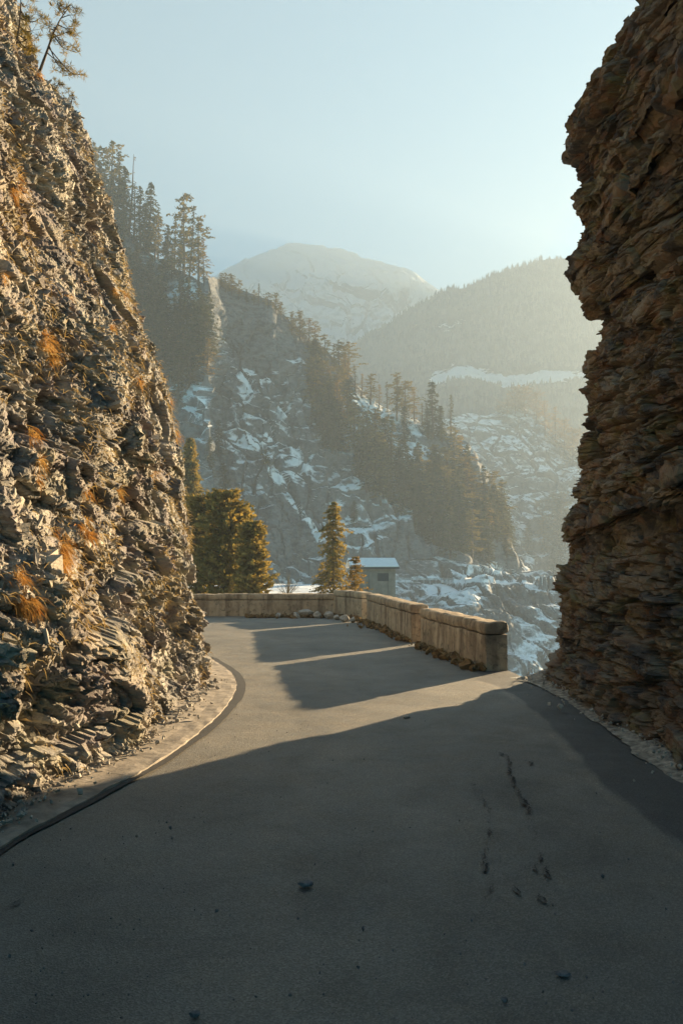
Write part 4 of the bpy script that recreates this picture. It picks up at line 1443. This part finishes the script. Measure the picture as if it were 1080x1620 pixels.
o = mesh("weed_grass", *blades(C[i], np.tile([[0, 0, 1.0]], (1500, 1)), 0.12, 0.5, -0.4, 0.004), M_STRAW)
tag(o, "dry weeds along the parapet foot", "grass", kind="stuff")
# grit on the road
n_ = 900
C = on_ground(rng.uniform(-50, 1130, n_), 1130 + 500 * rng.random(n_) ** 1.3)
C = C[(C[:, 0] < 2.5) & (C[:, 0] > -2.0)]
C[:, 2] = 0.012
scatter_rubble("road_grit_gravel", C, 0.0026, M_GREYST, "fine grit scattered over the near asphalt", "grit")


# ------------------------------------------------------------------ hut with a snowy roof
def box_mesh(x0, x1, y0, y1, z0, z1):
    V = np.array([(x, y, z) for z in (z0, z1) for y in (y0, y1) for x in (x0, x1)], float)
    F = np.array([[0, 2, 3, 1], [4, 5, 7, 6], [0, 1, 5, 4], [2, 6, 7, 3], [0, 4, 6, 2], [1, 3, 7, 5]])
    return V, F


hp = at(592, 897, 62)
hut = empty("stone_hut", (hp[0], hp[1], hp[2] - 4.2))
hut.rotation_euler = (0, 0, R(4))
M_HUT = simple("hut_plaster", (0.24, 0.225, 0.195), 0.9, 0.3, 1.5, 0.02)
M_SNOW = simple("roof_snow", (0.66, 0.67, 0.66), 0.8, 0.08, 3.0, 0.02)
M_DARK = simple("dark_opening", (0.05, 0.055, 0.06), 0.5, 0.2, 4.0)
acc = Acc()
acc.add(*box_mesh(-1.65, 1.65, 0, 4.2, 0, 4.2))
acc.add(np.array([(-1.65, 0.02, 4.2), (-1.65, 4.18, 4.2), (-1.65, 2.1, 4.7), (1.65, 0.02, 4.2), (1.65, 4.18, 4.2), (1.65, 2.1, 4.7)]), np.array([[0, 1, 2], [3, 5, 4]]))
acc.build("wall", M_HUT, hut)
acc = Acc()
for s in (0, 1):
    y0, y1 = (-0.3, 2.1) if s == 0 else (4.5, 2.1)
    V = np.array([(-1.9, y0, 4.10), (1.9, y0, 4.10), (1.9, y1, 4.75), (-1.9, y1, 4.75), (-1.9, y0, 4.28), (1.9, y0, 4.28), (1.9, y1, 4.93), (-1.9, y1, 4.93)])
    acc.add(V, np.array([[0, 1, 2, 3], [4, 7, 6, 5], [0, 4, 5, 1], [1, 5, 6, 2], [0, 3, 7, 4]]))
rf = acc.build("roof", M_SNOW, hut)
acc = Acc()
acc.add(*box_mesh(-1.92, 1.92, -0.34, -0.303, 4.06, 4.2))
acc.build("eave_board", M_DARK, rf)
for x, z in ((0.75, 3.1),):
    acc = Acc()
    acc.add(*box_mesh(x - 0.5, x + 0.5, -0.03, 0.02, z, z + 0.62))
    wf = acc.build("window", M_DARK, hut)
    acc = Acc()
    for a in ((x - 0.56, x + 0.56, z - 0.07, z - 0.003), (x - 0.56, x + 0.56, z + 0.623, z + 0.69), (x - 0.56, x - 0.503, z - 0.003, z + 0.623), (x + 0.503, x + 0.56, z - 0.003, z + 0.623)):
        acc.add(*box_mesh(a[0], a[1], -0.06, 0.015, a[2], a[3]))
    acc.build("frame", M_HUT, wf)
for x in (-0.3, 1.2):
    acc = Acc()
    acc.add(*box_mesh(x - 0.09, x + 0.09, -0.10, -0.002, 0, 3.9))
    acc.build("pilaster", M_HUT, hut)
tag(hut, "small grey hut with a snow-covered roof below the spur", "hut")

# ------------------------------------------------------------------ guard rails on the road across the gorge
M_RAIL = simple("galvanised_rail", (0.42, 0.43, 0.44), 0.5, 0.15, 3.0)


def rail(px0, px1, py0, py1, Y0, Y1, label, n):
    P = np.stack([root_on(a, b_) for a, b_ in zip(np.linspace(px0, px1, n), np.linspace(py0, py1, n))])
    P[:, 2] = np.interp(np.arange(n), np.arange(n), np.convolve(np.pad(P[:, 2], 2, 'edge'), np.ones(5) / 5, 'valid'))
    root = empty("guard_rail", tuple(P[0]))
    Q_ = P - P[0]
    acc = Acc()
    for z in (0.55, 0.85):
        acc.add(*tube(Q_ + np.array([0, 0, z]), 0.07, 5))
    acc.build("rail", M_RAIL, root)
    for k in range(n):
        V, F = tube([Q_[k] + np.array([0, 0, -1.0]), Q_[k] + np.array([0, 0, 0.95])], 0.06, 5)
        mesh("post", V, F, M_RAIL, root)
    tag(root, label, "guard rail", "guard rails across the gorge")


rail(622, 745, 921, 921, 172, 190, "long thin guard rail on the ledge right of the hut", 14)
rail(818, 860, 921, 921, 196, 199, "short bright rail beside the rock at the misty gap", 6)

# ------------------------------------------------------------------ far forest on the hill
hg = HG.reshape(-1, 3)
hx, hy, _ = project(hg)
mask = hill_snow(hx, hy, hg) < -0.2
cand = np.flatnonzero(mask & (hy < 760))
i = rng.choice(cand, 8500)
base = hg[i]
hts = rng.uniform(3, 7.5, len(i))
V, F, off = [], [], 0
ang = np.arange(5) * 2 * np.pi / 5
for lev, (zb, zt, rr) in enumerate(((0.0, 0.62, 0.24), (0.38, 1.0, 0.16))):
    th = ang[None] + rng.uniform(0, 6, (len(i), 1))
    rad = hts[:, None] * rr * rng.uniform(0.7, 1.2, (len(i), 5))
    ring = np.stack([base[:, None, 0] + np.cos(th) * rad, base[:, None, 1] + np.sin(th) * rad, np.repeat(base[:, None, 2] + hts[:, None] * zb, 5, 1) + rng.normal(0, 0.3, (len(i), 5))], -1)
    tip = base + np.stack([rng.normal(0, 0.3, len(i)), rng.normal(0, 0.3, len(i)), hts * zt], -1)
    V.append(np.concatenate([ring, tip[:, None]], 1).reshape(-1, 3))
    k = np.arange(len(i))[:, None] * 6 + off
    for a in range(5):
        F.append(np.concatenate([k + a, k + (a + 1) % 5, k + 5], 1))
    off += len(i) * 6
o = mesh("forest", np.concatenate(V), np.concatenate(F), M_HAZED)
tag(o, "far conifer forest covering the hazy hill", "forest", kind="stuff")

# ------------------------------------------------------------------ haze
top = max(float(MG[..., 2].max()), 30) + 12
V, F = box_mesh(-640, 345, -60, 1960, -60, top)
m = bpy.data.materials.new("haze_air")
m.use_nodes = True
t = m.node_tree
t.nodes.remove(t.nodes["Principled BSDF"])
pv = t.nodes.new("ShaderNodeVolumePrincipled")
pv.inputs["Color"].default_value = (*HAZE_COL, 1)
pv.inputs["Density"].default_value = HAZE_DENSITY
pv.inputs["Anisotropy"].default_value = HAZE_G
t.links.new(pv.outputs[0], t.nodes["Material Output"].inputs["Volume"])
hz = mesh("haze", V, F, m)
tag(hz, "warm haze filling the valley", "haze", kind="stuff")
print("HAZE TOP", top, "VERTS", sum(len(o.data.vertices) for o in SC.objects if o.type == 'MESH'))
